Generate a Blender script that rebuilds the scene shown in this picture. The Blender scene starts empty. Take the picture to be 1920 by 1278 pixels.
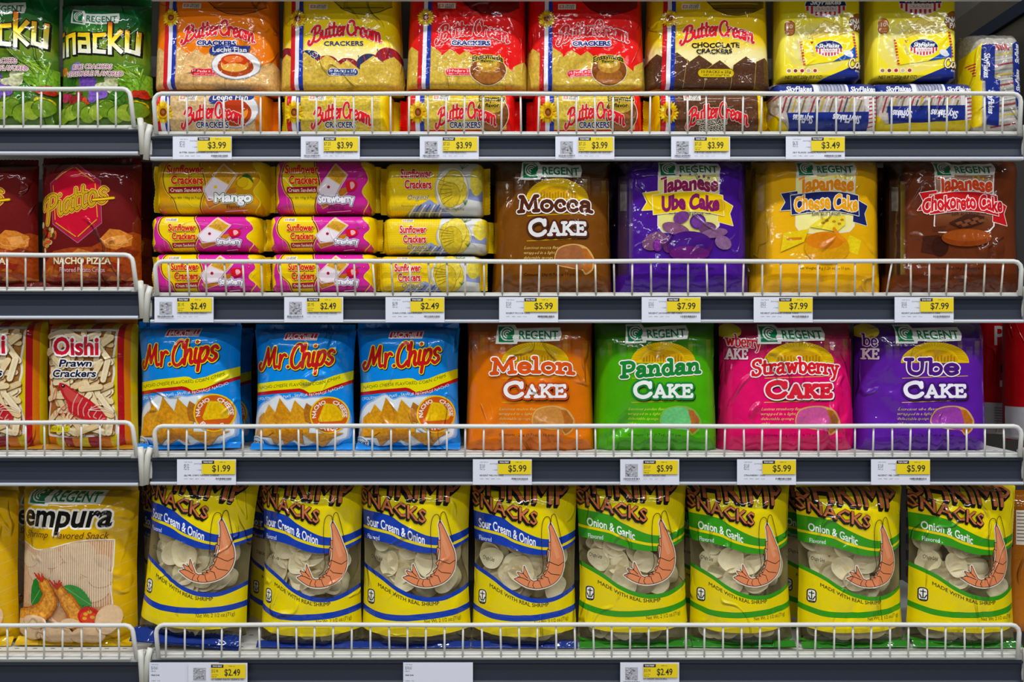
# Supermarket snack gondola: packs of crackers, cakes and crisps on white shelves behind wire guards
import bpy, math, random
import numpy as np
from mathutils import Vector, Matrix, geometry
SC = bpy.context.scene
COL = SC.collection
S = 0.742e-3          # metres per photo pixel on the shelf-front plane (y = 0)
D = 1.40              # camera distance from that plane
ZC = 1.40             # camera height
# ---------------------------------------------------------------- camera
cam = bpy.data.cameras.new('camera'); cam_o = bpy.data.objects.new('camera', cam); COL.objects.link(cam_o)
cam.sensor_width = 36.0; cam.sensor_fit = 'HORIZONTAL'; cam.lens = 36.0 * D / (1920 * S)
cam.clip_start = 0.05
cam_o.location = (0, -D, ZC); cam_o.rotation_euler = (math.pi / 2, 0, 0)
SC.camera = cam_o
# ---------------------------------------------------------------- world, lamps, exposure
w = bpy.data.worlds.new('store_air'); SC.world = w; w.use_nodes = True
w.node_tree.nodes['Background'].inputs[0].default_value = (0.80, 0.90, 1.0, 1)
w.node_tree.nodes['Background'].inputs[1].default_value = 0.03
def ceiling_lamp(x, y, z, sx, sy, power, col=(1, 0.97, 0.93), tilt=0.0):
    l = bpy.data.lights.new('ceiling_tube', 'AREA'); l.shape = 'RECTANGLE'; l.size = sx; l.size_y = sy
    l.energy = power; l.color = col
    o = bpy.data.objects.new('ceiling_tube', l); COL.objects.link(o); o.location = (x, y, z); o.rotation_euler = (tilt, 0, 0)
for yy, pw in ((-0.95, 24), (-2.3, 20), (-4.2, 18)):
    for xx in (-2.0, 0.0, 2.0):
        ceiling_lamp(xx, yy, 3.1, 1.45, 0.10, pw, (0.97, 0.985, 1.0))
SC.view_settings.view_transform = 'Standard'; SC.view_settings.look = 'None'
SC.view_settings.gamma = 1.0; SC.view_settings.use_curve_mapping = False
SC.view_settings.exposure = 0.2

def PX(px, d=0.0): return (px - 960) * S * (D + d) / D
def PZ(py, d=0.0): return ZC + (639 - py) * S * (D + d) / D
# ---------------------------------------------------------------- colour
def lin(c):
    c = np.asarray(c, float)
    return np.where(c <= 0.04045, c / 12.92, ((c + 0.055) / 1.055) ** 2.4)
def rgb(c):
    if isinstance(c, str):
        q = np.array([int(c[i:i + 2], 16) / 255 for i in (0, 2, 4)]); m = q @ (.3, .59, .11)
        return tuple(np.clip(m + (q - m) * 1.2, 0, 1))
    return tuple(c)
# ---------------------------------------------------------------- materials
def nmat(name, rough=0.4, coat=0.0, coat_r=0.08, metal=0.0, bump=0.0, bscale=60.0, spec=0.5, col=None, noise=0.0, nscale=25.0, bdist=0.002, folds=0.0):
    """Principled material: colour from the print attribute 'Col' (alpha too) or a plain colour, broken up by noise."""
    m = bpy.data.materials.new(name); m.use_nodes = True
    nt = m.node_tree; n = nt.nodes; L = nt.links.new; b = n['Principled BSDF']
    b.inputs['Roughness'].default_value = rough; b.inputs['Coat Weight'].default_value = coat
    b.inputs['Coat Roughness'].default_value = coat_r; b.inputs['Metallic'].default_value = metal
    b.inputs['Specular IOR Level'].default_value = spec
    tc = n.new('ShaderNodeTexCoord')
    if col is None:
        a = n.new('ShaderNodeAttribute'); a.attribute_name = 'Col'
        t = n.new('ShaderNodeAttribute'); t.attribute_name = 'tex'
        nz = n.new('ShaderNodeTexNoise'); nz.inputs['Scale'].default_value = 260; nz.inputs['Detail'].default_value = 5
        L(tc.outputs['Object'], nz.inputs['Vector'])
        mr = n.new('ShaderNodeMapRange'); mr.inputs[1].default_value = 0.3; mr.inputs[2].default_value = 0.7
        mr.inputs[3].default_value = 0.45; mr.inputs[4].default_value = 1.5
        L(nz.outputs['Fac'], mr.inputs[0])
        mx = n.new('ShaderNodeMix'); mx.data_type = 'FLOAT'; mx.inputs[2].default_value = 1.0
        L(t.outputs['Fac'], mx.inputs[0]); L(mr.outputs[0], mx.inputs[3])
        mu = n.new('ShaderNodeVectorMath'); mu.operation = 'SCALE'
        L(a.outputs['Color'], mu.inputs[0]); L(mx.outputs[0], mu.inputs['Scale'])
        L(mu.outputs[0], b.inputs['Base Color']); L(a.outputs['Alpha'], b.inputs['Alpha'])
    else:
        c = lin(rgb(col))
        if noise:
            nz = n.new('ShaderNodeTexNoise'); nz.inputs['Scale'].default_value = nscale; nz.inputs['Detail'].default_value = 6
            L(tc.outputs['Object'], nz.inputs['Vector'])
            r = n.new('ShaderNodeValToRGB'); r.color_ramp.elements[0].position = 0.3; r.color_ramp.elements[1].position = 0.7
            r.color_ramp.elements[0].color = (*(c * (1 - noise)), 1); r.color_ramp.elements[1].color = (*np.minimum(c * (1 + noise * .4), 1), 1)
            L(nz.outputs['Fac'], r.inputs[0]); L(r.outputs[0], b.inputs['Base Color'])
        else: b.inputs['Base Color'].default_value = (*c, 1)
    if bump:
        bn = n.new('ShaderNodeTexNoise'); bn.inputs['Scale'].default_value = bscale; bn.inputs['Detail'].default_value = 3
        L(tc.outputs['Object'], bn.inputs['Vector'])
        bp = n.new('ShaderNodeBump'); bp.inputs['Strength'].default_value = bump; bp.inputs['Distance'].default_value = bdist
        L(bn.outputs['Fac'], bp.inputs['Height']); last = bp
        if folds:
            oi = n.new('ShaderNodeObjectInfo'); ad = n.new('ShaderNodeVectorMath'); ad.operation = 'ADD'; mp = n.new('ShaderNodeMapping')
            mp.inputs['Scale'].default_value = (1.0, 1.0, .7); L(oi.outputs['Location'], ad.inputs[1]); L(tc.outputs['Object'], ad.inputs[0]); L(ad.outputs[0], mp.inputs['Vector'])
            wz = n.new('ShaderNodeTexNoise'); wz.inputs['Scale'].default_value = 14; wz.inputs['Detail'].default_value = 1.0; wz.inputs['Distortion'].default_value = 1.2
            L(mp.outputs[0], wz.inputs['Vector'])
            ab = n.new('ShaderNodeMath'); ab.operation = 'SUBTRACT'; ab.inputs[1].default_value = .5; L(wz.outputs['Fac'], ab.inputs[0])
            a2 = n.new('ShaderNodeMath'); a2.operation = 'ABSOLUTE'; L(ab.outputs[0], a2.inputs[0])
            mr2 = n.new('ShaderNodeMapRange'); mr2.inputs[1].default_value = 0.0; mr2.inputs[2].default_value = .045; mr2.inputs[3].default_value = 1.0; mr2.inputs[4].default_value = 0.0
            mr2.interpolation_type = 'SMOOTHSTEP'; L(a2.outputs[0], mr2.inputs[0])
            gz = n.new('ShaderNodeTexNoise'); gz.inputs['Scale'].default_value = 22; L(mp.outputs[0], gz.inputs['Vector'])
            g2 = n.new('ShaderNodeMapRange'); g2.inputs[1].default_value = .5; g2.inputs[2].default_value = .68; L(gz.outputs['Fac'], g2.inputs[0])
            pm = n.new('ShaderNodeMath'); pm.operation = 'MULTIPLY'; L(mr2.outputs[0], pm.inputs[0]); L(g2.outputs[0], pm.inputs[1])
            b2 = n.new('ShaderNodeBump'); b2.inputs['Strength'].default_value = folds; b2.inputs['Distance'].default_value = .004
            L(pm.outputs[0], b2.inputs['Height']); L(bp.outputs[0], b2.inputs['Normal']); last = b2
        L(last.outputs[0], b.inputs['Normal'])
        if coat: L(last.outputs[0], b.inputs['Coat Normal'])
    return m
def clear_film(name, refl=0.10, tint=(0.97, 0.97, 0.96), bump=0.5):
    m = bpy.data.materials.new(name); m.use_nodes = True
    nt = m.node_tree; n = nt.nodes; L = nt.links.new; n.remove(n['Principled BSDF'])
    tr = n.new('ShaderNodeBsdfTransparent'); tr.inputs[0].default_value = (*tint, 1)
    gl = n.new('ShaderNodeBsdfGlossy'); gl.inputs['Roughness'].default_value = 0.10
    lw = n.new('ShaderNodeLayerWeight'); lw.inputs[0].default_value = 0.25
    ad = n.new('ShaderNodeMath'); ad.operation = 'MULTIPLY_ADD'; ad.inputs[1].default_value = 0.5; ad.inputs[2].default_value = refl
    ad.use_clamp = True
    tc = n.new('ShaderNodeTexCoord'); bn = n.new('ShaderNodeTexNoise'); bn.inputs['Scale'].default_value = 70
    bp = n.new('ShaderNodeBump'); bp.inputs['Strength'].default_value = bump; bp.inputs['Distance'].default_value = 0.003
    mx = n.new('ShaderNodeMixShader')
    L(tc.outputs['Object'], bn.inputs['Vector']); L(bn.outputs['Fac'], bp.inputs['Height']); L(bp.outputs[0], gl.inputs['Normal'])
    L(lw.outputs['Fresnel'], ad.inputs[0]); L(ad.outputs[0], mx.inputs[0]); L(tr.outputs[0], mx.inputs[1]); L(gl.outputs[0], mx.inputs[2])
    L(mx.outputs[0], n['Material Output'].inputs[0])
    return m
M = {}
M['film'] = nmat('printed_film', rough=0.5, coat=0.75, coat_r=0.05, bump=0.42, bscale=34, bdist=0.004, spec=0.08, folds=.95)
M['wrap'] = nmat('glossy_wrapper', rough=0.5, coat=0.6, coat_r=0.05, bump=0.25, bscale=22, bdist=0.004, spec=0.08, folds=.3)
M['foil'] = nmat('printed_foil', rough=0.35, coat=0.8, coat_r=0.05, metal=0.10, bump=0.4, bscale=30, bdist=0.004, spec=0.12, folds=1.0)
M['card'] = nmat('printed_card', rough=0.55, coat=0.05)
M['window'] = clear_film('clear_window_film', .03, (.98, .98, .97), .25)
M['clear'] = clear_film('clear_film', .14)
M['white'] = nmat('white_painted_steel', rough=0.42, col='CDCDC8', noise=0.06, nscale=9)
M['wire'] = nmat('white_plastic_coated_wire', rough=0.35, col='D3D3CF', noise=0.05, nscale=30)
M['wire_worn'] = nmat('worn_white_wire', rough=0.5, col='CFCAC0', noise=0.55, nscale=38)
M['strip'] = nmat('slate_price_strip', rough=0.42, col='262B37', noise=0.05, nscale=4, spec=0.35)
M['edge'] = nmat('clear_strip_edge', rough=0.25, col='B9BDC4')
M['plastic'] = nmat('cream_plastic', rough=0.38, col='CCCCC4')
M['steel'] = nmat('dark_slotted_steel', rough=0.5, col='33322F', noise=0.1)
M['dark'] = nmat('shaded_back_panel', rough=0.7, col='2B2925', noise=0.2)  # shade of the shelf depth is put into the panel's colour
M['slot'] = nmat('slot_shadow', rough=0.9, col='17181A')
M['chip'] = nmat('puffed_shrimp_chip', rough=0.75, col='FAEECB', noise=0.12, nscale=60, bump=0.5, bscale=160, bdist=0.002)
M['floor'] = nmat('pale_vinyl_floor', rough=0.35, col='B9B6AE', noise=0.1, nscale=3)
# ---------------------------------------------------------------- objects
def meshobj(name, V, F, mats, parent=None, loc=None, smooth=True, mi=None):
    me = bpy.data.meshes.new(name); me.from_pydata([tuple(v) for v in V], [], F); me.update()
    for m in (mats if isinstance(mats, (list, tuple)) else [mats]): me.materials.append(m)
    if smooth: me.polygons.foreach_set('use_smooth', [True] * len(F))
    if mi is not None: me.polygons.foreach_set('material_index', mi)
    o = bpy.data.objects.new(name, me); COL.objects.link(o)
    if parent: o.parent = parent
    if loc: o.location = loc
    return o
def thing(name, label, cat, loc, group=None):
    o = bpy.data.objects.new(name, None); COL.objects.link(o); o.location = loc; o.empty_display_size = 0.02
    o['label'] = label; o['category'] = cat
    if group: o['group'] = group
    return o
def tag(o, label, cat, group=None):
    o['label'] = label; o['category'] = cat
    if group: o['group'] = group
    return o
class MB:
    """collects boxes and tubes into one mesh"""
    def __init__(s): s.V = []; s.F = []
    def box(s, x0, x1, y0, y1, z0, z1, b=0.0):
        # chamfered box: section in y-z bevelled, extruded along x
        n = len(s.V)
        if b <= 0: P = [(y0, z0), (y1, z0), (y1, z1), (y0, z1)]
        else: P = [(y0 + b, z0), (y1 - b, z0), (y1, z0 + b), (y1, z1 - b), (y1 - b, z1), (y0 + b, z1), (y0, z1 - b), (y0, z0 + b)]
        k = len(P)
        for x in (x0, x1): s.V += [(x, y, z) for y, z in P]
        for i in range(k):
            j = (i + 1) % k; s.F.append((n + i, n + k + i, n + k + j, n + j))
        s.F.append(tuple(n + i for i in range(k))); s.F.append(tuple(n + k + i for i in reversed(range(k))))
    def tube(s, pts, r, k=10):
        n = len(s.V); pts = [Vector(p) for p in pts]
        up = Vector((0, 1, 0))
        for i, p in enumerate(pts):
            t = (pts[min(i + 1, len(pts) - 1)] - pts[max(i - 1, 0)]).normalized()
            a = t.cross(up)
            if a.length < 1e-4: a = t.cross(Vector((1, 0, 0)))
            a.normalize(); b = t.cross(a)
            for q in range(k):
                th = 2 * math.pi * q / k; s.V.append(tuple(p + (a * math.cos(th) + b * math.sin(th)) * r))
        for i in range(len(pts) - 1):
            for q in range(k):
                q2 = (q + 1) % k; s.F.append((n + i * k + q, n + i * k + q2, n + (i + 1) * k + q2, n + (i + 1) * k + q))
        s.F.append(tuple(n + q for q in reversed(range(k)))); m = n + (len(pts) - 1) * k; s.F.append(tuple(m + q for q in range(k)))
    def build(s, name, mat, parent=None, loc=None, smooth=False): return meshobj(name, s.V, s.F, mat, parent, loc, smooth)
# ---------------------------------------------------------------- 2-D shapes
def smooth_pts(P, n=5, closed=False):
    P = np.asarray(P, float)
    if len(P) < 3: return P
    Q = np.vstack([P[-1:], P, P[:2]]) if closed else np.vstack([2 * P[0] - P[1], P, 2 * P[-1] - P[-2]])
    out = []; t = np.linspace(0, 1, n, endpoint=False)[:, None]
    for i in range(1, len(Q) - 2):
        a, b, c, d = Q[i - 1], Q[i], Q[i + 1], Q[i + 2]
        out.append(0.5 * (2 * b + (c - a) * t + (2 * a - 5 * b + 4 * c - d) * t ** 2 + (3 * b - a - 3 * c + d) * t ** 3))
    if not closed: out.append(P[-1:])
    return np.vstack(out)
def fan(c, r, k=10):
    th = np.arange(k) * 2 * math.pi / k
    P = np.stack([np.cos(th), np.sin(th)], 1)[None] * r + c[:, None]
    a = np.stack([np.repeat(P[:, :1], k - 2, 1), P[:, 1:-1], P[:, 2:]], 2)
    return a.reshape(-1, 3, 2)
def stroke(polys, w, cap='r', k=8):
    """thick polylines as mitred strips; sharp corners and open ends get round (r) or square (s) joints"""
    out = []; J = []
    for p in polys:
        p = np.asarray(p, float)
        keep = np.r_[True, np.linalg.norm(np.diff(p, axis=0), axis=1) > 1e-6]; p = p[keep]
        if len(p) < 2: continue
        closed = len(p) > 3 and np.allclose(p[0], p[-1], atol=1e-4)
        d = np.diff(p, axis=0); d /= np.linalg.norm(d, axis=1, keepdims=True)
        n = np.stack([-d[:, 1], d[:, 0]], 1)
        A, B = p[:-1].copy(), p[1:].copy(); nA, nB = n.copy(), n.copy()
        if cap == 's':
            A -= d * w / 2; B += d * w / 2
        else:
            pairs = [(i, (i + 1) % len(d)) for i in range(len(d) - (0 if closed else 1))]
            for i, j in pairs:
                c = n[i] @ n[j]
                if c > .35:
                    m = (n[i] + n[j]) / (1 + c); nB[i] = m; nA[j] = m
                else: J.append(B[i])
            if not closed: J += [p[0], p[-1]]
        h = w / 2
        out.append(np.stack([A - nA * h, B - nB * h, B + nB * h, A - nA * h, B + nB * h, A + nA * h], 1).reshape(-1, 3, 2))
    if J and cap == 'r': out.append(fan(np.array(J), w / 2, k))
    return np.concatenate(out) if out else np.zeros((0, 3, 2))
def chain(E):
    """boundary edges -> closed vertex loops"""
    nx = {}
    for a, b in E: nx.setdefault(a, []).append(b); nx.setdefault(b, []).append(a)
    loops = []; seen = set()
    for s0 in nx:
        if s0 in seen: continue
        L = [s0]; seen.add(s0); prev = None; cur = s0
        while True:
            c = [q for q in nx[cur] if q != prev and q not in seen]
            if not c: break
            prev, cur = cur, c[0]; L.append(cur); seen.add(cur)
        loops.append(L + [s0])
    return loops
def fill(pts, holes=()):
    loops = [[Vector((p[0], p[1], 0)) for p in L] for L in (pts, *holes)]
    flat = np.array([(v.x, v.y) for L in loops for v in L])
    t = geometry.tessellate_polygon(loops)
    return flat[np.array(t)].reshape(-1, 3, 2)
def ell(cx, cy, rx, ry, a0=0, a1=360, n=28, rot=0):
    th = np.radians(np.linspace(a0, a1, n, endpoint=(a1 - a0) % 360 != 0)); r = math.radians(rot)
    x, y = rx * np.cos(th), ry * np.sin(th)
    return np.stack([cx + x * math.cos(r) - y * math.sin(r), cy + x * math.sin(r) + y * math.cos(r)], 1)
def rrect(x0, y0, x1, y1, r):
    P = []
    for cx, cy, a in ((x1 - r, y1 - r, 0), (x0 + r, y1 - r, 90), (x0 + r, y0 + r, 180), (x1 - r, y0 + r, 270)):
        P.append(ell(cx, cy, r, r, a, a + 90.001, 5))
    return np.vstack(P)
_tx = {}
def bfont(s, bold=0.0, res=3):
    """built-in typeface: triangles and outline segments, cap height 1, baseline 0"""
    key = (s, bold, res)
    if key in _tx: return _tx[key]
    c = bpy.data.curves.new('t', 'FONT'); c.body = s; c.size = 1; c.resolution_u = res; c.offset = bold
    o = bpy.data.objects.new('t', c); me = bpy.data.meshes.new_from_object(o)
    V = np.array([(v.co.x, v.co.y) for v in me.vertices]).reshape(-1, 2)
    me.calc_loop_triangles()
    T = np.array([t.vertices[:] for t in me.loop_triangles]).reshape(-1, 3)
    cnt = {}
    for p in me.polygons:
        for e in p.edge_keys: cnt[e] = cnt.get(e, 0) + 1
    E = np.array([e for e, k in cnt.items() if k == 1]).reshape(-1, 2).astype(int)
    bpy.data.objects.remove(o); bpy.data.curves.remove(c); bpy.data.meshes.remove(me)
    r = (V / 0.729, T, chain(E)); _tx[key] = r
    return r
# ---------------------------------------------------------------- printed artwork
def split(T, I, axis, c, diag=False):
    d = (T[:, :, 0] - T[:, :, 1] if diag else T[:, :, axis]) - c
    m = (d.min(1) < -1e-7) & (d.max(1) > 1e-7)
    if not m.any(): return T, I
    t, dd, i = T[m], d[m], I[m]
    pos = dd > 0; lone = np.where(pos.sum(1) == 1, pos.argmax(1), (~pos).argmax(1))
    r = np.arange(len(t)); a, b, e = lone, (lone + 1) % 3, (lone + 2) % 3
    A, B, C = t[r, a], t[r, b], t[r, e]; da, db, dc = dd[r, a], dd[r, b], dd[r, e]
    P = A + (B - A) * np.clip(da / (da - db), 0, 1)[:, None]; Q = A + (C - A) * np.clip(da / (da - dc + (da == dc)), 0, 1)[:, None]
    n = np.concatenate([np.stack([A, P, Q], 1), np.stack([P, B, C], 1), np.stack([P, C, Q], 1)])
    ni = np.concatenate([i, i, i])
    u, v = n[:, 1] - n[:, 0], n[:, 2] - n[:, 0]
    ok = np.abs(u[:, 0] * v[:, 1] - u[:, 1] * v[:, 0]) > 1e-11
    return np.concatenate([T[~m], n[ok]]), np.concatenate([I[~m], ni[ok]])
def grid(nu, nv):
    a = np.linspace(-1, 1, nu); b = np.linspace(0, 1, nv)
    return 0.45 * a + 0.55 * np.sin(math.pi / 2 * a), 0.45 * b + 0.275 * (1 - np.cos(math.pi * b))
class Art:
    """painter's-order artwork in picture units (y down) over a reference box; cut to the pack's surface grid"""
    def __init__(s, z, box):
        s.z = z; s.b = box; s.items = []; s.done = None
        asp = (box[3] - box[1]) / (box[2] - box[0]); s.nu, s.nv = (25, 31) if asp > .9 else (27, 25) if asp > .62 else (31, 17)
    def add(s, T, col, a=1.0, tex=0.0, solid=False):
        T = np.asarray(T, float)
        if len(T): s.items.append((T, col, a, tex, solid))
    def poly(s, P, col, a=1.0, tex=0.0, sm=False, holes=(), n=5):
        P = np.asarray(P, float)
        if sm: P = smooth_pts(P, n, True)
        s.add(fill(P, holes), col, a, tex, True)
    def line(s, polys, w, col, a=1.0, sm=False, cap='r', tex=0.0):
        if not isinstance(polys[0][0], (list, tuple, np.ndarray)): polys = [polys]
        s.add(stroke([smooth_pts(p) if sm else p for p in polys], w, cap, 8), col, a, tex)
    def ell(s, cx, cy, rx, ry, col, a=1.0, tex=0.0, rot=0, n=28): s.poly(ell(cx, cy, rx, ry, n=n, rot=rot), col, a, tex)
    def rect(s, x0, y0, x1, y1, col, a=1.0, tex=0.0): s.poly([(x0, y0), (x1, y0), (x1, y1), (x0, y1)], col, a, tex)
    def t(s, txt, x0, yt, x1, yb, col, out=(), bold=0.0, sh=0.0, warp=None, res=3, a=1.0, shadow=None, jit=0):
        fat = 0.0
        if 'M' in txt and bold: fat, bold = 2 * bold * (yb - yt) / .729, 0.0   # this glyph is thickened by its outline
        V, T, E = bfont(txt, bold, res)
        if not len(V): return
        V = V.copy(); V[:, 0] += sh * V[:, 1]
        lo, hi = V[:, 0].min(), V[:, 0].max()
        X = x0 + (V[:, 0] - lo) / max(hi - lo, 1e-6) * (x1 - x0); Y = yb - V[:, 1] * (yb - yt)
        P = np.stack([X, Y], 1)
        if jit: P[:, 1] += jit * np.sin((X - x0) / (x1 - x0) * len(txt) * 2.1)
        if warp: P = np.stack(warp(P[:, 0], P[:, 1]), 1)
        if shadow:
            for q in ((.34, .67, 1.0) if abs(shadow[0]) + abs(shadow[1]) > 14 else (1.0,)):
                Z = P + np.array(shadow[:2]) * q
                s.add(Z[T], shadow[2], a, 0.0, True); s.add(stroke([Z[L] for L in E], shadow[3] + fat, 'r', 6), shadow[2], a)
        for wd, c in out: s.add(stroke([P[L] for L in E], wd + fat, 'r', 7), c, a); s.add(P[T], c, a, 0.0, True)
        s.add(P[T], col, a, 0.0, True)
        if fat: s.add(stroke([P[L] for L in E], fat, 'r', 6), col, a)
    def g(s, font, txt, x0, yt, x1, yb, w, col, out=(), sh=0.0, warp=None, cap='r', shadow=None, gap=0.0):
        pl = layout(font, txt, gap); A = np.vstack(pl); lo, hi = (A[:, 0] + sh * A[:, 1]).min(), (A[:, 0] + sh * A[:, 1]).max()
        Q = []
        for p in pl:
            X = x0 + (p[:, 0] + sh * p[:, 1] - lo) / (hi - lo) * (x1 - x0); Y = yb - p[:, 1] / 8 * (yb - yt)
            q = np.stack([X, Y], 1)
            if warp: q = np.stack(warp(q[:, 0], q[:, 1]), 1)
            Q.append(q)
        if shadow: s.add(stroke([q + np.array(shadow[:2]) for q in Q], w + shadow[3], cap), shadow[2])
        for wd, c in out: s.add(stroke(Q, w + wd, cap), c)
        s.add(stroke(Q, w, cap), col)
    def cut(s):
        if s.done: return s.done
        ox, oy, sc = s.z; x0, y0, x1, y1 = s.b; NU, NV = s.nu, s.nv; UN, VN = grid(NU, NV)
        Ts, Is = [], []
        for i, (T, col, a, tex, so) in enumerate(s.items):
            px = T[:, :, 0] / sc + ox; py = T[:, :, 1] / sc + oy
            Ts.append(np.stack([(px - (x0 + x1) / 2) / ((x1 - x0) / 2), (y1 - py) / (y1 - y0)], 2)); Is.append(np.full(len(T), i * 16) if so else i * 16 + 1 + (np.arange(len(T)) // 2) % 14)
        T = np.concatenate(Ts); I = np.concatenate(Is)
        u, v = T[:, 1] - T[:, 0], T[:, 2] - T[:, 0]; ar = u[:, 0] * v[:, 1] - u[:, 1] * v[:, 0]
        T[ar < 0] = T[ar < 0][:, ::-1]; k = np.abs(ar) > 1e-10; T, I = T[k], I[k]
        k = (T[:, :, 0].max(1) > -1) & (T[:, :, 0].min(1) < 1) & (T[:, :, 1].max(1) > 0) & (T[:, :, 1].min(1) < 1); T, I = T[k], I[k]
        for c in UN: T, I = split(T, I, 0, c)
        for c in VN: T, I = split(T, I, 1, c)
        m = T.mean(1); k = (np.abs(m[:, 0]) < 1) & (m[:, 1] > 0) & (m[:, 1] < 1); T, I = T[k], I[k]
        F = np.stack([np.interp(T[:, :, 0], UN, np.arange(NU)), np.interp(T[:, :, 1], VN, np.arange(NV))], 2)
        for c in range(-NV, NU + 1): F, I = split(F, I, 0, float(c), True)
        m = F.mean(1); ci = np.clip(np.floor(m[:, 0]).astype(int), 0, NU - 2); cj = np.clip(np.floor(m[:, 1]).astype(int), 0, NV - 2)
        low = (m[:, 0] - ci) >= (m[:, 1] - cj)
        # whole grid triangles: drop what lies under an opaque one, and keep one triangle for each
        cid = (ci * NV + cj) * 2 + low; nc = NU * NV * 2
        u, v = F[:, 1] - F[:, 0], F[:, 2] - F[:, 0]; ar = np.abs(u[:, 0] * v[:, 1] - u[:, 1] * v[:, 0]) / 2
        I2 = I; I = I // 16; sol = np.array([it[4] for it in s.items]); opq = np.array([it[4] and not callable(it[2]) and it[2] >= 1 for it in s.items])
        key = I.astype(np.int64) * nc + cid; uk, inv0 = np.unique(key, return_inverse=True); sm = np.bincount(inv0, ar)
        full = (sm[inv0] > .4985) & sol[I]
        cover = np.full(nc, -1); np.maximum.at(cover, cid[full & opq[I]], I[full & opq[I]])
        keep = I >= cover[cid]
        firstof = np.zeros(len(I), bool); firstof[np.unique(key, return_index=True)[1]] = True
        keep &= ~full | firstof
        F, I, I2, cid, ci, cj, low, full = F[keep], I[keep], I2[keep], cid[keep], ci[keep], cj[keep], low[keep], full[keep]
        q = np.where(full)[0]; c2 = np.stack([ci[q], cj[q]], 1)
        F[q, 0] = c2; F[q, 1] = c2 + np.where(low[q][:, None], [[1, 0]], [[1, 1]]); F[q, 2] = c2 + np.where(low[q][:, None], [[1, 1]], [[0, 1]])
        # layers: an item lies just above the earlier items it meets in some grid triangle
        top = np.zeros(nc, int); lay = np.zeros(len(s.items), int); o_ = np.argsort(I, kind='stable'); st = np.searchsorted(I[o_], np.arange(len(s.items) + 1))
        for i in range(len(s.items)):
            cc = cid[o_[st[i]:st[i + 1]]]
            if len(cc): lay[i] = top[cc].max() + 1; top[cc] = lay[i]
        # merge vertices of one item
        flat = F.reshape(-1, 2); iid = np.repeat(I2, 3)
        key = np.stack([np.round(flat[:, 0] * 1e4), np.round(flat[:, 1] * 1e4), iid], 1).astype(np.int64)
        kk = (key[:, 2] * 600000 + key[:, 0]) * 600000 + key[:, 1]
        _, first, inv = np.unique(kk, return_index=True, return_inverse=True)
        tri = inv.reshape(-1, 3); ok = (tri[:, 0] != tri[:, 1]) & (tri[:, 1] != tri[:, 2]) & (tri[:, 0] != tri[:, 2]); tri = tri[ok]
        vf = flat[first]; v2 = iid[first]; vi = v2 // 16; off = lay[vi] + (v2 % 16) / 16.0
        ci = np.repeat(ci, 3)[first]; cj = np.repeat(cj, 3)[first]; low = np.repeat(low, 3)[first]
        a, b = vf[:, 0] - ci, vf[:, 1] - cj
        uu = np.interp(vf[:, 0], np.arange(NU), UN); vv = np.interp(vf[:, 1], np.arange(NV), VN)
        X = ((uu * (x1 - x0) / 2 + (x0 + x1) / 2) - ox) * sc; Y = (y1 - vv * (y1 - y0) - oy) * sc
        C = np.ones((len(vf), 4)); TX = np.zeros(len(vf))
        for i, (_, col, al, tex, so) in enumerate(s.items):
            k = vi == i
            if not k.any(): continue
            C[k, :3] = lin(np.stack(col(X[k], Y[k]), -1) if callable(col) else np.array(rgb(col)))
            C[k, 3] = al(X[k], Y[k]) if callable(al) else al
            TX[k] = tex
        s.done = (tri, off, ci, cj, low, a, b, C, TX); s.items = [None]
        return s.done
def ramp(axis, stops):
    ps = [p for p, _ in stops]; cs = np.array([rgb(c) for _, c in stops])
    def f(x, y):
        q = x if axis == 'x' else y
        return [np.interp(q, ps, cs[:, k]) for k in range(3)]
    return f
def fade(axis, p0, p1, a0=0.0, a1=1.0):
    return lambda x, y: np.interp(x if axis == 'x' else y, [p0, p1], [a0, a1])
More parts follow.
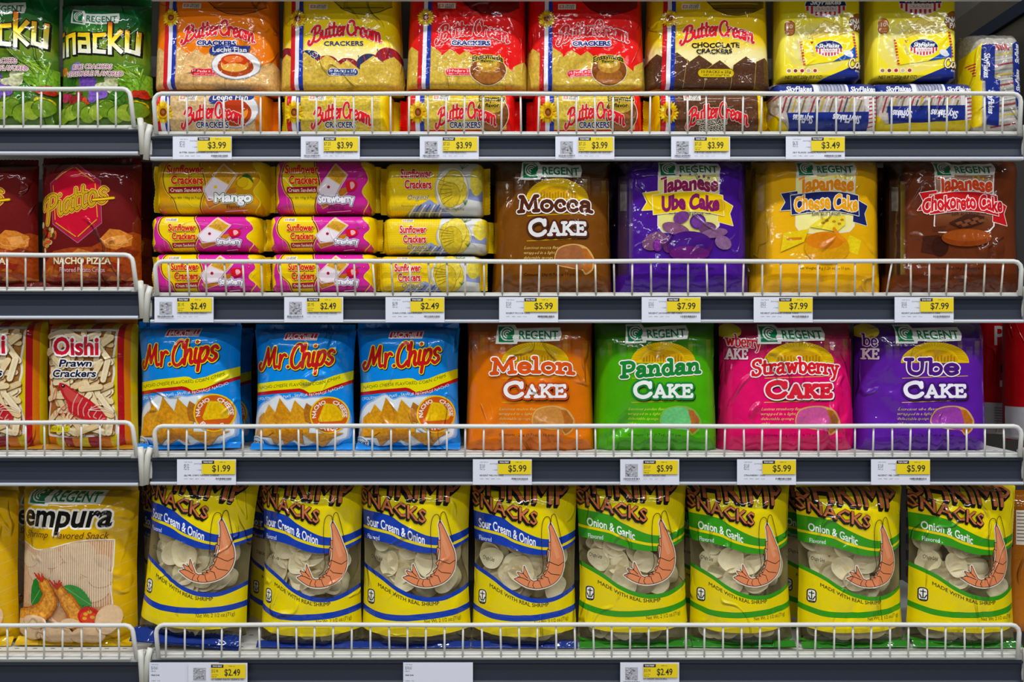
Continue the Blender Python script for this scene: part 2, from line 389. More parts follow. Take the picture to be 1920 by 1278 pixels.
# ---------------------------------------------------------------- packs
def creases(U, Vv, rng, n, amp, wid):
    h = np.zeros_like(U)
    for _ in range(n):
        cx, cy = rng.uniform(-.9, .9), rng.choice([rng.uniform(.72, .98), rng.uniform(.02, .25), rng.uniform(0, 1)])
        th = rng.uniform(0, math.pi); l = rng.uniform(.15, .5); s_ = rng.uniform(.6, 1.4) * wid
        dx, dy = U - cx, (Vv - cy) * 1.6
        al = dx * math.cos(th) + dy * math.sin(th); ac = -dx * math.sin(th) + dy * math.cos(th)
        h += amp * rng.uniform(-.9, 1) * np.exp(-(ac / s_) ** 2) * np.exp(-(al / l) ** 2)
    return h
def body_mesh(name, W, H, T, art, base, parent, mats, pu=4, qu=.5, vt=.14, vb=.12, pinch=.0, flare=0.0, pleat=.0015, crease=.002, ncr=12, seed=1,
              back=None, clear=False, lump=.0, eps=7e-5, wtop=1.0, wbot=1.0, side_v=False, z0=0.0, sag=0.0, foot=0.0):
    rng = random.Random(seed); NU, NV = (art.nu, art.nv) if art is not None else (25, 31); UN, VN = grid(NU, NV)
    U, V = np.meshgrid(UN, VN, indexing='ij')
    if side_v:   # flow wrap: tapers at its two ends, boxy top and bottom
        e = np.sqrt(np.clip(1 - np.clip(1 - (1 - np.abs(U)) / vt, 0, 1) ** 2, 0, 1)); pr = (1 - np.abs(2 * V - 1) ** pu) ** qu
        gate = np.clip(np.minimum(1 - np.abs(U), 1) / .1, 0, 1); dist_t = 1 - np.abs(U); along = V * 2
    else:
        e = np.sqrt(np.clip(1 - (1 - foot ** 2) * np.clip(1 - V / vb, 0, 1) ** 2, 0, 1) * np.clip(1 - np.clip(1 - (1 - V) / vt, 0, 1) ** 2, 0, 1))
        pr = (1 - np.abs(U) ** pu) ** qu
        gate = np.clip((1 - np.abs(U)) / .12, 0, 1) ** .7; dist_t = np.minimum(V, 1 - V); along = U
    f = T / 2 * pr * e
    h = np.zeros_like(f)
    for k in range(5):
        h += lump / 5 * np.sin(U * rng.uniform(1, 5) + V * rng.uniform(2, 7) + rng.uniform(0, 6))
    p1, p2 = rng.uniform(0, 6), rng.uniform(0, 6)
    h += pleat * (np.sin(along * 17 + p1) * .6 + np.sin(along * 29 + p2) * .5) * np.exp(-dist_t / .09)
    h += creases(U, V, rng, ncr, crease, .05)
    f = np.maximum(f + h * gate * np.clip((dist_t + foot * .03 * (V < .5)) / .03, 0, 1) ** .5, 2e-4)
    hw = W / 2 * (1 - pinch * np.sin(math.pi * V) + flare * np.abs(2 * V - 1) ** 3) * (wbot + (wtop - wbot) * V)
    ed = .012 * np.sin(V * rng.uniform(9, 14) + rng.uniform(0, 6)) * pinch * 8 * np.sin(math.pi * V)
    X = hw * U * (1 + ed * np.sign(U))
    if side_v: X = W / 2 * U
    Zc = z0 + (H - z0) * V
    if side_v: Zc = H / 2 + (H / 2) * (2 * V - 1) * (1 - pinch * (1 - e))
    Zc = Zc - sag * np.exp(-((1 - V) / .12) ** 2) * (1 - U ** 2) * H
    P = np.stack([X, -f, Zc], 2)
    gu = np.gradient(P, UN, axis=0); gv = np.gradient(P, VN, axis=1); N = np.cross(gu, gv); N /= np.maximum(np.linalg.norm(N, axis=2, keepdims=True), 1e-12)
    g = T / 2 * pr * e * .92
    PB = np.stack([X, np.maximum(g, 2e-4), Zc], 2)
    gu = np.gradient(PB, UN, axis=0); gv = np.gradient(PB, VN, axis=1); NB = -np.cross(gu, gv); NB /= np.maximum(np.linalg.norm(NB, axis=2, keepdims=True), 1e-12)
    idx = np.arange(NU * NV).reshape(NU, NV)
    a, b, c, d = idx[:-1, :-1].ravel(), idx[1:, :-1].ravel(), idx[1:, 1:].ravel(), idx[:-1, 1:].ravel()
    front = np.concatenate([np.stack([a, b, c], 1), np.stack([a, c, d], 1)])
    o = NU * NV
    rear = np.concatenate([np.stack([a, c, b], 1), np.stack([a, d, c], 1)]) + o
    if foot:
        e0, e1 = idx[:-1, 0], idx[1:, 0]
        rear = np.concatenate([rear, np.stack([e0, e0 + o, e1 + o], 1), np.stack([e0, e1 + o, e1], 1)])
    Vs = [P.reshape(-1, 3), PB.reshape(-1, 3)]; Ns = [N.reshape(-1, 3), NB.reshape(-1, 3)]
    bc = np.ones((2 * o, 4)); bc[:, :3] = lin(np.array(rgb(base))); bc[o:, :3] = lin(np.array(rgb(back or base)))
    Cs = [bc]; Tx = [np.zeros(2 * o)]; Fs = [front, rear]; Ms = [np.full(len(front), 1 if clear else 0), np.zeros(len(rear), int)]
    if art is not None:
        tri, vi, ci, cj, low, aa, bb, Cc, tx = art.cut()
        def bary(G):
            p00, p10, p01, p11 = G[ci, cj], G[ci + 1, cj], G[ci, cj + 1], G[ci + 1, cj + 1]
            A_, B_ = aa[:, None], bb[:, None]
            return np.where(low[:, None], p00 + A_ * (p10 - p00) + B_ * (p11 - p10), p00 + B_ * (p01 - p00) + A_ * (p11 - p01))
        n = bary(N); n /= np.maximum(np.linalg.norm(n, axis=1, keepdims=True), 1e-9)
        Vs.append(bary(P) + n * (eps * (vi + 1))[:, None]); Ns.append(n); Cs.append(Cc); Tx.append(tx)
        Fs.append(tri + 2 * o); Ms.append(np.zeros(len(tri), int))
    Vs, Ns, Cs, Tx, Fs, Ms = (np.concatenate(q) for q in (Vs, Ns, Cs, Tx, Fs, Ms))
    Vs[:, 2] = np.maximum(Vs[:, 2], 0.0)
    return rawmesh(name, Vs, Fs, Ns, Cs, Tx, Ms, mats, parent)
def rawmesh(name, Vs, Fs, Ns, Cs, Tx, Ms, mats, parent):
    me = bpy.data.meshes.new(name)
    me.vertices.add(len(Vs)); me.vertices.foreach_set('co', Vs.astype(np.float32).ravel())
    me.loops.add(len(Fs) * 3); me.loops.foreach_set('vertex_index', Fs.astype(np.int32).ravel())
    me.polygons.add(len(Fs)); me.polygons.foreach_set('loop_start', np.arange(len(Fs), dtype=np.int32) * 3)
    me.polygons.foreach_set('material_index', Ms.astype(np.int32)); me.polygons.foreach_set('use_smooth', np.ones(len(Fs), bool))
    at = me.attributes.new('Col', 'FLOAT_COLOR', 'POINT'); at.data.foreach_set('color', Cs.astype(np.float32).ravel())
    at = me.attributes.new('tex', 'FLOAT', 'POINT'); at.data.foreach_set('value', Tx.astype(np.float32))
    for m in mats: me.materials.append(m)
    me.update(calc_edges=True); me.validate(clean_customdata=False)
    if Ns is not None: me.normals_split_custom_set_from_vertices(Ns.astype(np.float32).tolist())
    o = bpy.data.objects.new(name, me); COL.objects.link(o); o.parent = parent
    return o
def seal(name, W, h, col, parent, loc, rot=0.0, teeth=26, ridge=0.0006, wave=0.002, seed=0, mat='film', horiz=True, curl=0.0):
    """crimped flat seam: ridged strip with a zigzag free edge, W wide, h tall, standing on its base line"""
    rng = random.Random(seed); nu, nv = teeth * 4 + 1, 9; V = []; F = []
    p = rng.uniform(0, 6); q = rng.uniform(2, 5)
    for side in (0, 1):
        for i in range(nu):
            u = i / (nu - 1); zz = h * (1 - .07 * abs(((u * teeth) % 1) * 2 - 1))
            for j in range(nv):
                v = j / (nv - 1)
                y = wave * math.sin(u * q * 3 + p) * v + ridge * math.sin((v if horiz else u * teeth / 3) * 2 * math.pi * 4) + curl * v * v
                V.append(((u - .5) * W, y + (-3e-4 if side == 0 else 3e-4), zz * v))
    n = nu * nv
    for i in range(nu - 1):
        for j in range(nv - 1):
            a, b, c, d = i * nv + j, (i + 1) * nv + j, (i + 1) * nv + j + 1, i * nv + j + 1
            F += [(a, b, c, d), (n + a, n + d, n + c, n + b)]
    for i in range(nu - 1):
        a, b = i * nv + nv - 1, (i + 1) * nv + nv - 1; F.append((a, b, n + b, n + a))
        a, b = i * nv, (i + 1) * nv; F.append((b, a, n + a, n + b))
    for i, s_ in ((0, 1), (nu - 1, -1)):
        for j in range(nv - 1):
            a, b = i * nv + j, i * nv + j + 1
            F.append((a, b, n + b, n + a) if s_ > 0 else (b, a, n + a, n + b))
    o = meshobj(name, V, F, M[mat], parent, loc)
    at = o.data.attributes.new('Col', 'FLOAT_COLOR', 'POINT'); c = np.ones((len(V), 4), np.float32); c[:, :3] = lin(np.array(rgb(col)))
    at.data.foreach_set('color', c.ravel()); o.rotation_euler = (rot, 0, 0)
    return o
def flatart(name, art, T, Wm, Hm, mats, parent, loc, base='EEEEEE', eps=3e-5, thick=0.0006):
    """flat printed card, Wm x Hm metres, bottom-left at its origin, facing -y"""
    ox, oy, sc = art.z; x0, y0, x1, y1 = art.b
    Vs, Fs, Cs = [], [], []; n = 0
    B = np.array([(0, 0, 0), (Wm, 0, 0), (Wm, 0, Hm), (0, 0, Hm), (0, thick, 0), (Wm, thick, 0), (Wm, thick, Hm), (0, thick, Hm)], float)
    Vs.append(B); c = np.ones((8, 4)); c[:, :3] = lin(np.array(rgb(base))); Cs.append(c); n = 8
    Fs.append(np.array([(0, 1, 2), (0, 2, 3), (4, 6, 5), (4, 7, 6), (0, 4, 5), (0, 5, 1), (1, 5, 6), (1, 6, 2), (2, 6, 7), (2, 7, 3), (3, 7, 4), (3, 4, 0)]))
    for i, (T_, col, al, tex, so) in enumerate(art.items):
        px = np.clip((T_[:, :, 0] / sc + ox - x0) / (x1 - x0), 0, 1) * Wm; pz = np.clip((y1 - (T_[:, :, 1] / sc + oy)) / (y1 - y0), 0, 1) * Hm
        P = np.stack([px, np.full_like(px, -eps * (i + 1)) - (0 if so else 1) * eps * ((np.arange(len(px)) // 2) % 7 + 1)[:, None] / 9, pz], 2)
        u, v = P[:, 1] - P[:, 0], P[:, 2] - P[:, 0]; ar = u[:, 0] * v[:, 2] - u[:, 2] * v[:, 0]; P[ar < 0] = P[ar < 0][:, ::-1]
        P = P[np.abs(ar) > 1e-12]
        Vs.append(P.reshape(-1, 3)); Fs.append(np.arange(len(P) * 3).reshape(-1, 3) + n); n += len(P) * 3
        c = np.ones((len(P) * 3, 4)); c[:, :3] = lin(np.array(rgb(col))); Cs.append(c)
    Vs, Fs, Cs = np.concatenate(Vs), np.concatenate(Fs), np.concatenate(Cs)
    o = rawmesh(name, Vs, Fs, None, Cs, np.zeros(len(Vs)), np.zeros(len(Fs), int), mats, parent)
    o.data.polygons.foreach_set('use_smooth', np.zeros(len(Fs), bool)); o.location = loc
    return o
# ---------------------------------------------------------------- drawn lettering: strokes on an 8-unit cap height, 5-unit x-height
SCR = {  # rounded brush script
'B': (6.6, '~-2.6 2 -3.2 .6 -2.2 -.6 -.6 -.2 .8 2 1.6 5 2 8.2/~-.8 6.6 .6 8 3 8.8 5.2 8 5 5.8 3.4 4.6 2 4.5/~2 4.5 5 4.4 6 2.6 5 .6 2.6 -.2 .8 .4'),
'C': (5.8, '~5.4 6 5.2 7.8 3.6 8.5 1.6 7.2 .4 4.2 .9 1.3 2.6 0 4.4 .5 5.6 1.8'),
'M': (8.4, '~-.6 2.6 -1.6 1.4 -.6 0 .8 1 2 4.5 2.8 8/2.8 8 3.6 1.6/~3.6 1.6 5 5 6.2 8/~6.2 8 6.2 3 6.8 .6 7.8 .8'),
'P': (5.6, '~1.8 7.6 1.2 4 .4 -1.6/~-1.4 4 -1.6 6.4 .2 8 3.2 8.3 5.2 7 4.6 4.6 2.6 3.6 1.4 3.9'),
'a': (4.6, '~3.6 4 2.4 5 .9 4 .4 1.8 1.2 .2 2.4 .8 3.4 2.8/~3.7 5 3.4 1.6 3.9 .2 4.6 .6'),
'e': (4.1, '~.6 2.3 2.6 2.7 3.4 4 2.4 5.1 1 4.2 .4 2 1.2 .2 2.6 .2 3.8 1.4'),
'h': (4.8, '~.9 8.4 .7 4 .5 0/~.6 2.4 1.6 4.4 2.9 5 3.5 3.8 3.3 1.2 3.9 .1 4.7 .6'),
'i': (2.4, '~.9 5 .7 1.6 1.2 .1 2.2 .6/1.1 7.3 1.2 7.4'),
'm': (6.8, '~.4 5 .6 2.4 .5 0/~.6 2.6 1.4 4.6 2.6 4.8 2.9 3 2.8 0/~2.9 2.6 3.8 4.6 5 4.8 5.4 3.2 5.2 1 5.7 .1 6.6 .6'),
'o': (4.4, '~2 5 .7 4 .4 2 1.4 .1 3 .8 3.6 2.8 3 4.5 2 5'),
'p': (4.8, '~.8 5 .5 1 .2 -3/~.7 2.6 1.8 4.6 3.4 5 4 3 3 .6 1.6 .1 .7 1'),
'r': (3.8, '~.5 5 .7 2.4 .6 0/~.7 2.4 1.4 4.2 2.4 5 3.3 4.4'),
's': (3.8, '~3.3 4.2 2.2 5.1 .9 4.2 1.4 2.9 2.8 2.1 3 .8 1.6 -.1 .2 .8'),
't': (3.2, '~1.4 7.8 1.1 4 1 1.4 1.6 .1 2.8 .7/0 5.2 2.9 5.4'),
'u': (4.7, '~.5 5 .5 1.8 1.3 .2 2.5 .8 3.3 2.6/~3.4 5 3.2 1.6 3.7 .1 4.6 .6'),
'.': (2.4, '.9 .2 1 .3')}
SLB = {  # fat slab serif
'M': (8.6, '1 .5 1.6 7.4/1.6 7.4 4 1.6/4 1.6 6.4 7.4/6.4 7.4 7 .5/0 .4 2 .4/6 .4 8 .4/.6 7.5 1.6 7.5/6.4 7.5 7.6 7.5'),
'P': (6.6, '1.4 .4 1.4 7.4/.2 .4 2.8 .4/.2 7.4 1.4 7.4/~1.4 7.4 4 7.5 5.6 6.4 5.4 4.4 4 3.4 1.6 3.4'),
'S': (6, '~5 6.6 3.6 7.7 1.4 7.2 .8 5.6 2 4.3 4 3.6 5 2 4 .5 2 .2 .6 1.4/.6 .4 .6 2/5 6.2 5 7.6'),
'U': (7.6, '~1.4 7.4 1.4 3 2.2 .9 4 .2 5.6 1.2 6 3 6 7.4/.2 7.5 2.6 7.5/5 7.5 7.2 7.5'),
'A': (6.8, '.8 .4 3.2 7.4/3.2 7.4 5.8 .4/1.8 2.6 4.8 2.6/0 .3 1.8 .3/4.8 .3 6.6 .3'),
'C': (6.8, '~5.8 5.4 5 7.2 3.4 7.7 1.4 6.4 .7 4 1.3 1.5 3 .2 4.8 .6 6 2/5.8 5.2 5.8 7.4'),
'E': (6.2, '1.2 .4 1.2 7.4/.2 .4 5.2 .4/.2 7.4 5 7.4/1.2 4 3.6 4/5.2 .4 5.3 1.8/5 7.4 5.1 6/3.7 3.4 3.7 4.6'),
'K': (7, '1.2 .4 1.2 7.4/.2 .4 2.4 .4/.2 7.4 2.4 7.4/5.4 7.3 1.6 3.4/2.6 4.4 5.8 .4/4.6 7.4 6.4 7.4/5 .4 6.6 .4'),
'a': (5.8, '~1 4.2 2.2 5 3.8 4.6 4 3 4 .8 4.8 .3/~4 2.8 2 2.8 .8 1.6 1.4 .3 2.8 .4 4 1.4/5 .3 5.3 .3'),
'b': (5.8, '1.2 .4 1.2 7.6/.2 7.6 1.2 7.6/~1.3 3.6 2.4 4.8 4 4.6 4.9 2.8 4.2 .8 2.6 .1 1.3 1'),
'c': (5, '~4.2 3.8 3.2 4.9 1.6 4.6 .7 2.6 1.5 .6 3 .2 4.3 1/4 3.4 4.1 4.2'),
'd': (5.9, '4.4 .4 4.4 7.6/3.2 7.6 4.4 7.6/4.4 .4 5.4 .4/~4.3 3.6 3 4.9 1.5 4.5 .6 2.6 1.4 .6 3 .2 4.3 1.4'),
'e': (5.2, '~.9 2.6 4.2 2.7 4 4.1 2.6 4.9 1.2 4.2 .7 2.4 1.4 .6 2.8 .1 4.3 1'),
'l': (3, '1.4 .4 1.4 7.6/.4 7.6 1.4 7.6/.2 .4 2.6 .4'),
'n': (6.4, '1.2 .4 1.2 4.8/.2 4.8 1.2 4.8/.2 .4 2.2 .4/~1.3 3.2 2.6 4.8 4.2 4.6 4.6 3 4.6 .4/3.8 .4 5.8 .4'),
'o': (5.4, '~2.6 4.9 1.1 4.2 .6 2.5 1.2 .8 2.7 .1 4.1 .9 4.7 2.6 4 4.3 2.6 4.9'),
'r': (4.6, '1.2 .4 1.2 4.8/.2 4.8 1.2 4.8/.2 .4 2.4 .4/~1.3 3 2.4 4.6 3.8 4.8/3.9 4.2 3.9 4.7'),
't': (4, '~1.6 6.8 1.5 2 2 .5 3.4 .5/.3 4.8 3.2 4.8'),
'w': (7.6, '.8 4.8 2.2 .4/2.2 .4 3.6 4.4/3.6 4.4 5 .4/5 .4 6.4 4.8/0 4.8 1.8 4.8/5.4 4.8 7.2 4.8'),
'y': (5.8, '.9 4.8 2.8 .6/~4.8 4.8 3 .4 2 -1.8 .8 -2.4/0 4.8 2 4.8/3.8 4.8 5.6 4.8'),
'3': (5, '~.6 6.8 2.4 7.8 4 6.6 3.4 4.6 2 4.2/~2 4.2 4.2 3.4 4.2 1.2 2.4 .1 .5 1')}
ANG = {  # square-cut snack lettering
's': (4.6, '3.4 5.6 1 5.6 1 3.4 3.2 3.4 3 .4 .4 .4'), 'n': (4.8, '.8 0 .8 5.6 3.6 5.6 3.6 0'),
'a': (4.9, '.8 5.4 3.6 5.4 3.8 .4 .8 .4 .8 3 3.6 3'), 'c': (4.6, '3.6 5.8 .8 5.6 .8 .6 3.6 .4'),
'k': (4.9, '.8 0 .8 9/3.8 6.4 1.2 3.2 4 .2'), 'u': (4.8, '.8 6.4 .8 .6 3.6 .4 3.8 6.6'), 'S': (4.6, '3.6 7 .8 7 .8 4 3.4 4 3.2 .4 .2 .4')}
def layout(font, s, gap=0.0):
    x = 0; out = []
    for ch in s:
        if ch == ' ': x += 3; continue
        adv, spec = font[ch]
        for st in spec.split('/'):
            sm = st[0] == '~'; v = [float(q) for q in st.strip('~').split()]
            p = np.array(v).reshape(-1, 2)
            if sm: p = smooth_pts(p, 5)
            out.append(p + np.array([x, 0]))
        x += adv + gap
    return out
# ---------------------------------------------------------------- printed artwork of each kind of pack
def curve(xs, ys): return lambda x, y: (x, y + np.interp(x, xs, ys))
def cur2(pts):
    p = smooth_pts(pts, 8); return lambda x, y: (x, y + np.interp(x, p[:, 0], p[:, 1]))
def polar(cx, cy, r, a0, a1, x0, x1, yb, inside=False):
    def f(x, y):
        th = np.radians(a0 + (x - x0) / (x1 - x0) * (a1 - a0)); rr = r + (yb - y) * (-1 if inside else 1)
        return cx + rr * np.cos(th), cy + rr * np.sin(th)
    return f
def regent(A, x0, y0, x1, y1, slope=0.0, bend=0.0, text='REGENT'):
    w, h = x1 - x0, y1 - y0; W, G = 'F4F4EF', '0B7A4B'
    f = lambda x, y: (x, y + slope * (x - x0) + bend * np.sin((x - x0) / w * math.pi))
    P = lambda L: np.stack(f(*np.array(L, float).T), 1)
    A.poly(P([(x0 + .04 * w, y0), (x0 + .3 * w, y0), (x0 + .33 * w, y0 + .2 * h), (x0 + .66 * w, y0 + .16 * h), (x1, y0 + .14 * h), (x1 + .02 * w, y0 + .5 * h), (x1 - .01 * w, y0 + .84 * h),
              (x0 + .66 * w, y0 + .88 * h), (x0 + .34 * w, y0 + .88 * h), (x0 + .33 * w, y1), (x0, y1)]), W)
    ix0, ix1, iy0, iy1 = x0 + .05 * w, x0 + .29 * w, y0 + .1 * h, y0 + .9 * h; iw, ih = ix1 - ix0, iy1 - iy0
    A.poly(P([(ix0, iy0), (ix1 - .2 * iw, iy0), (ix1, iy0 + .25 * ih), (ix1, iy0 + .5 * ih), (ix1 - .12 * iw, iy0 + .68 * ih), (ix1 - .02 * iw, iy1), (ix0, iy1)]), G)
    for k, r in enumerate((.40, .24, .10)):
        A.line(P(ell(ix0 + .55 * iw, iy0 + .48 * ih, r * iw, r * ih, 100, 320, 14)), (.09 - .01 * k) * ih, W)
    A.line(P([(ix0 + .3 * iw, iy0 + .8 * ih), (ix0 + .62 * iw, iy0 + .88 * ih), (ix1, iy0 + .86 * ih)]), .05 * ih, W)
    A.t(text, x0 + .36 * w, y0 + .3 * h, x1 - .03 * w, y0 + .74 * h, G, bold=.022, warp=f)
def croley(A, x0, y0, x1, y1):
    A.rect(x0, y0, x1, y1, 'E9E4DA'); h = y1 - y0; w = x1 - x0
    A.rect(x0 + .06 * w, y0 + .2 * h, x0 + .34 * w, y1 - .2 * h, 'C8888A'); A.ell(x0 + .2 * w, y0 + .5 * h, .07 * w, .2 * h, 'E0C8A0', n=10)
    A.t('CROLEY', x0 + .4 * w, y0 + .14 * h, x1 - .06 * w, y0 + .48 * h, '333333', bold=.02, res=1); A.t('FOODS', x0 + .4 * w, y0 + .54 * h, x1 - .1 * w, y0 + .88 * h, '333333', bold=.02, res=1)
def sunflower(A, cx, cy, r):
    rg = random.Random(int(cx))
    for k in range(20):
        a = 2 * math.pi * k / 20; rr = r * rg.uniform(.88, 1.05); d = .17
        A_ = [(cx + .4 * r * math.cos(a - d), cy + .4 * r * math.sin(a - d)), (cx + .75 * r * math.cos(a - d * .9), cy + .75 * r * math.sin(a - d * .9)),
              (cx + rr * math.cos(a), cy + rr * math.sin(a)), (cx + .75 * r * math.cos(a + d * .9), cy + .75 * r * math.sin(a + d * .9)), (cx + .4 * r * math.cos(a + d), cy + .4 * r * math.sin(a + d))]
        A.poly(A_, ('E2C020', 'C9A010', 'EDD23A')[k % 3])
    A.ell(cx, cy, .5 * r, .5 * r, 'C8960F'); A.ell(cx, cy, .33 * r, .33 * r, '6A3B16', tex=.8); A.ell(cx, cy, .15 * r, .15 * r, '8F5A22')
def cracker(A, P, col='CBA94E', dots=True, tex=.45):
    P = np.array(P, float); A.poly(P + np.array([3, 4]), '7A5A22', a=.55); A.poly(P, col, tex=tex)
    A.line(np.vstack([P, P[:1]]), 3, 'E0C577', a=.6)
def biscuit_row(A, y0, y1, x0, x1, col, seed, tops):
    """printed crackers with zigzag tops"""
    rg = random.Random(seed)
    for (cx, ty, w, sl) in tops:
        cracker(A, [(cx - w * .62, ty + w * .42 + sl), (cx, ty), (cx + w * .62, ty + w * .5 - sl), (cx + w * .75, y1), (cx - w * .75, y1)], col)
BC = dict(orange=('E07E16', 'A85A10'), yellow=('E8CC14', 'A8960E'), red=('D01F1C', '6E1216'), choco=('E2C018', '6A5616'))
def butter_logo(A, x0, x1, yt, yb, w):
    """two-word script logo on an arch"""
    xc = (x0 + x1) / 2; hw = (x1 - x0) / 2; H = yb - yt
    f = lambda x, y: (x, y + H * .62 * ((x - xc - .05 * hw) / hw) ** 2 - H * .05)
    kw = dict(out=[(w * .8, 'F3D9CF'), (w * .25, '5E1018')])
    A.g(SCR, 'Butter', x0, yt, x0 + (x1 - x0) * .53, yb, w, 'C8232C', warp=f, **kw)
    A.g(SCR, 'Cream', x0 + (x1 - x0) * .54, yt, x1, yb, w, 'C8232C', warp=f, **kw)
def art_butter(kind):
    A = Art((500, 0, 3.84), (522, -14, 757, 175)); base, dark = BC[kind]
    A.rect(60, -70, 1010, 690, ramp('y', [(-60, base), (330, base), (420, 'F2E6B0' if kind in ('yellow', 'choco') else base)]))
    ck = 'CDB052' if kind != 'choco' else '4F3423'
    if kind == 'orange': ck = 'D9B37C'
    if kind == 'yellow':
        for k, (x, y) in enumerate([(130, 420), (320, 450), (450, 490), (600, 510), (760, 480), (900, 430)]):
            A.poly([(x - 90, y + 10), (x - 30, y - 40), (x + 50, y - 30), (x + 90, y + 30), (x + 40, y + 80), (x - 70, y + 80)], ('7E1E28', '2E3350', '8B2029')[k % 3], tex=.5, sm=True)
            for q in range(4): A.line([(x - 80 + q * 40, y - 30), (x - 50 + q * 40, y + 70)], 5, ('30406A', 'B03038')[q % 2])
    tops = [(150, 430, 110, 6), (360, 475, 190, -10), (290, 425, 120, 0), (450, 445, 150, 8), (600, 485, 150, 0), (790, 455, 150, 5), (930, 455, 110, -6)]
    if kind in ('red', 'orange'): tops = [(130, 380, 150, 0), (260, 370, 150, 10), (420, 405, 190, 20), (540, 415, 130, 0), (300, 520, 150, 40), (800, 500, 220, 0), (960, 480, 120, 0)]
    A.rect(80, 560, 1000, 690, ck, tex=.5)
    for tp in tops: biscuit_row(A, 0, 690, 0, 0, ck, 1, [tp])
    if kind == 'choco':
        rg = random.Random(5)
        for k in range(160):
            x, y = rg.uniform(90, 980), rg.uniform(470, 660); A.ell(x, y, 3, 2, '8A6A50', n=5)
    A.rect(185, -70, 217, 690, 'B8232B'); A.rect(217, -70, 246, 690, 'E6E6EC'); A.rect(246, -70, 276, 690, '23358C')
    sunflower(A, 234, 172, 68); croley(A, 318, 62, 455, 102)
    D_ = dark
    A.poly([(415, -75), (500, 40), (560, 100), (640, 132), (740, 140), (850, 118), (935, 70), (940, -75)], D_, sm=False)
    if kind != 'red':
        for k in range(5): A.line([(480 + k * 18, -40 + k * 34), (930 - k * 14, -45 + k * 34)], 7, base if k % 2 else '3A2A10', a=.55)
    else:
        for k in range(3): A.line([(520 + k * 18, -20 + k * 40), (920 - k * 14, -26 + k * 40)], 5, '3A0A0C', a=.5)
    A.line([(430, -50), (510, 50), (570, 105), (650, 137), (745, 145), (850, 122), (935, 75)], 6, '2A1C0C', a=.8)
    butter_logo(A, 312, 850, 200, 302, 14.5)
    if kind == 'choco':
        A.t('CHOCOLATE', 395, 352, 745, 388, '201610', bold=.035, jit=4); A.t('CRACKERS', 430, 398, 690, 432, '201610', bold=.035, jit=4)
        A.poly(rrect(440, 548, 705, 615, 32), '6A5A10'); A.poly(rrect(444, 552, 701, 611, 30), 'C9B020')
        A.t('10 PACKS x 25g', 468, 560, 680, 582, '3A3010', res=1, bold=.01); A.t('(NET WT 250g(8.8oz))', 480, 590, 668, 602, '3A3010', res=1)
    else:
        A.t('CRACKERS', 428, 340, 718, 374, '232E6E', bold=.02 if kind == 'yellow' else .05, out=() if kind == 'yellow' else [(10, 'F0EEF0')])
        x0, x1 = (455, 682) if kind == 'yellow' else (385, 605); c = '24406E' if kind == 'yellow' else 'D32C34'
        A.poly(rrect(x0, 548, x1, 606, 28), 'E8C8B8'); A.poly(rrect(x0 + 4, 552, x1 - 4, 602, 25), c)
        A.t('10 PACKS x 25g' if kind == 'yellow' else '10 Packs x 25g', x0 + 16, 558, x1 - 16, 578, 'E8E4EA', res=1, bold=.01); A.t('(NET WT 250g(8.8oz))', x0 + 28, 586, x1 - 28, 597, 'D8D4DA', res=1)
    if kind == 'red':
        A.ell(700, 560, 135, 112, 'E8DCC0'); A.ell(700, 560, 130, 107, '7E4A22', tex=.5); A.ell(702, 600, 100, 60, '9A6430', tex=.5)
        A.poly(ell(700, 520, 85, 60), 'B88A3E', tex=.6); A.ell(698, 505, 70, 40, 'CBA850', tex=.7)
        A.t('Ensaymada', 585, 440, 810, 482, '1E1A12', bold=.03, out=[(12, 'C9B040')], warp=lambda x, y: (x, y + 22 * ((x - 697) / 110) ** 2 - 6)); A.t('flavor', 645, 480, 745, 502, '1E1A12', bold=.03, out=[(8, 'C9B040')])
    if kind == 'orange':
        A.ell(715, 520, 178, 112, '8E8EA0'); A.ell(715, 518, 172, 106, 'E3E0DE'); A.ell(712, 530, 130, 78, '9C4418')
        A.ell(705, 515, 100, 60, 'D58C38'); A.ell(705, 485, 98, 45, 'B8421A'); A.ell(700, 478, 70, 26, 'D9763A'); A.ell(703, 540, 92, 32, 'E0AA58')
        A.poly([(520, 420), (545, 385), (640, 368), (760, 378), (820, 375), (815, 405), (790, 430), (700, 422), (600, 440), (545, 450)], '263672', sm=True)
        A.t('Leche Flan', 545, 388, 795, 424, 'E6E0D8', bold=.012)
    return A
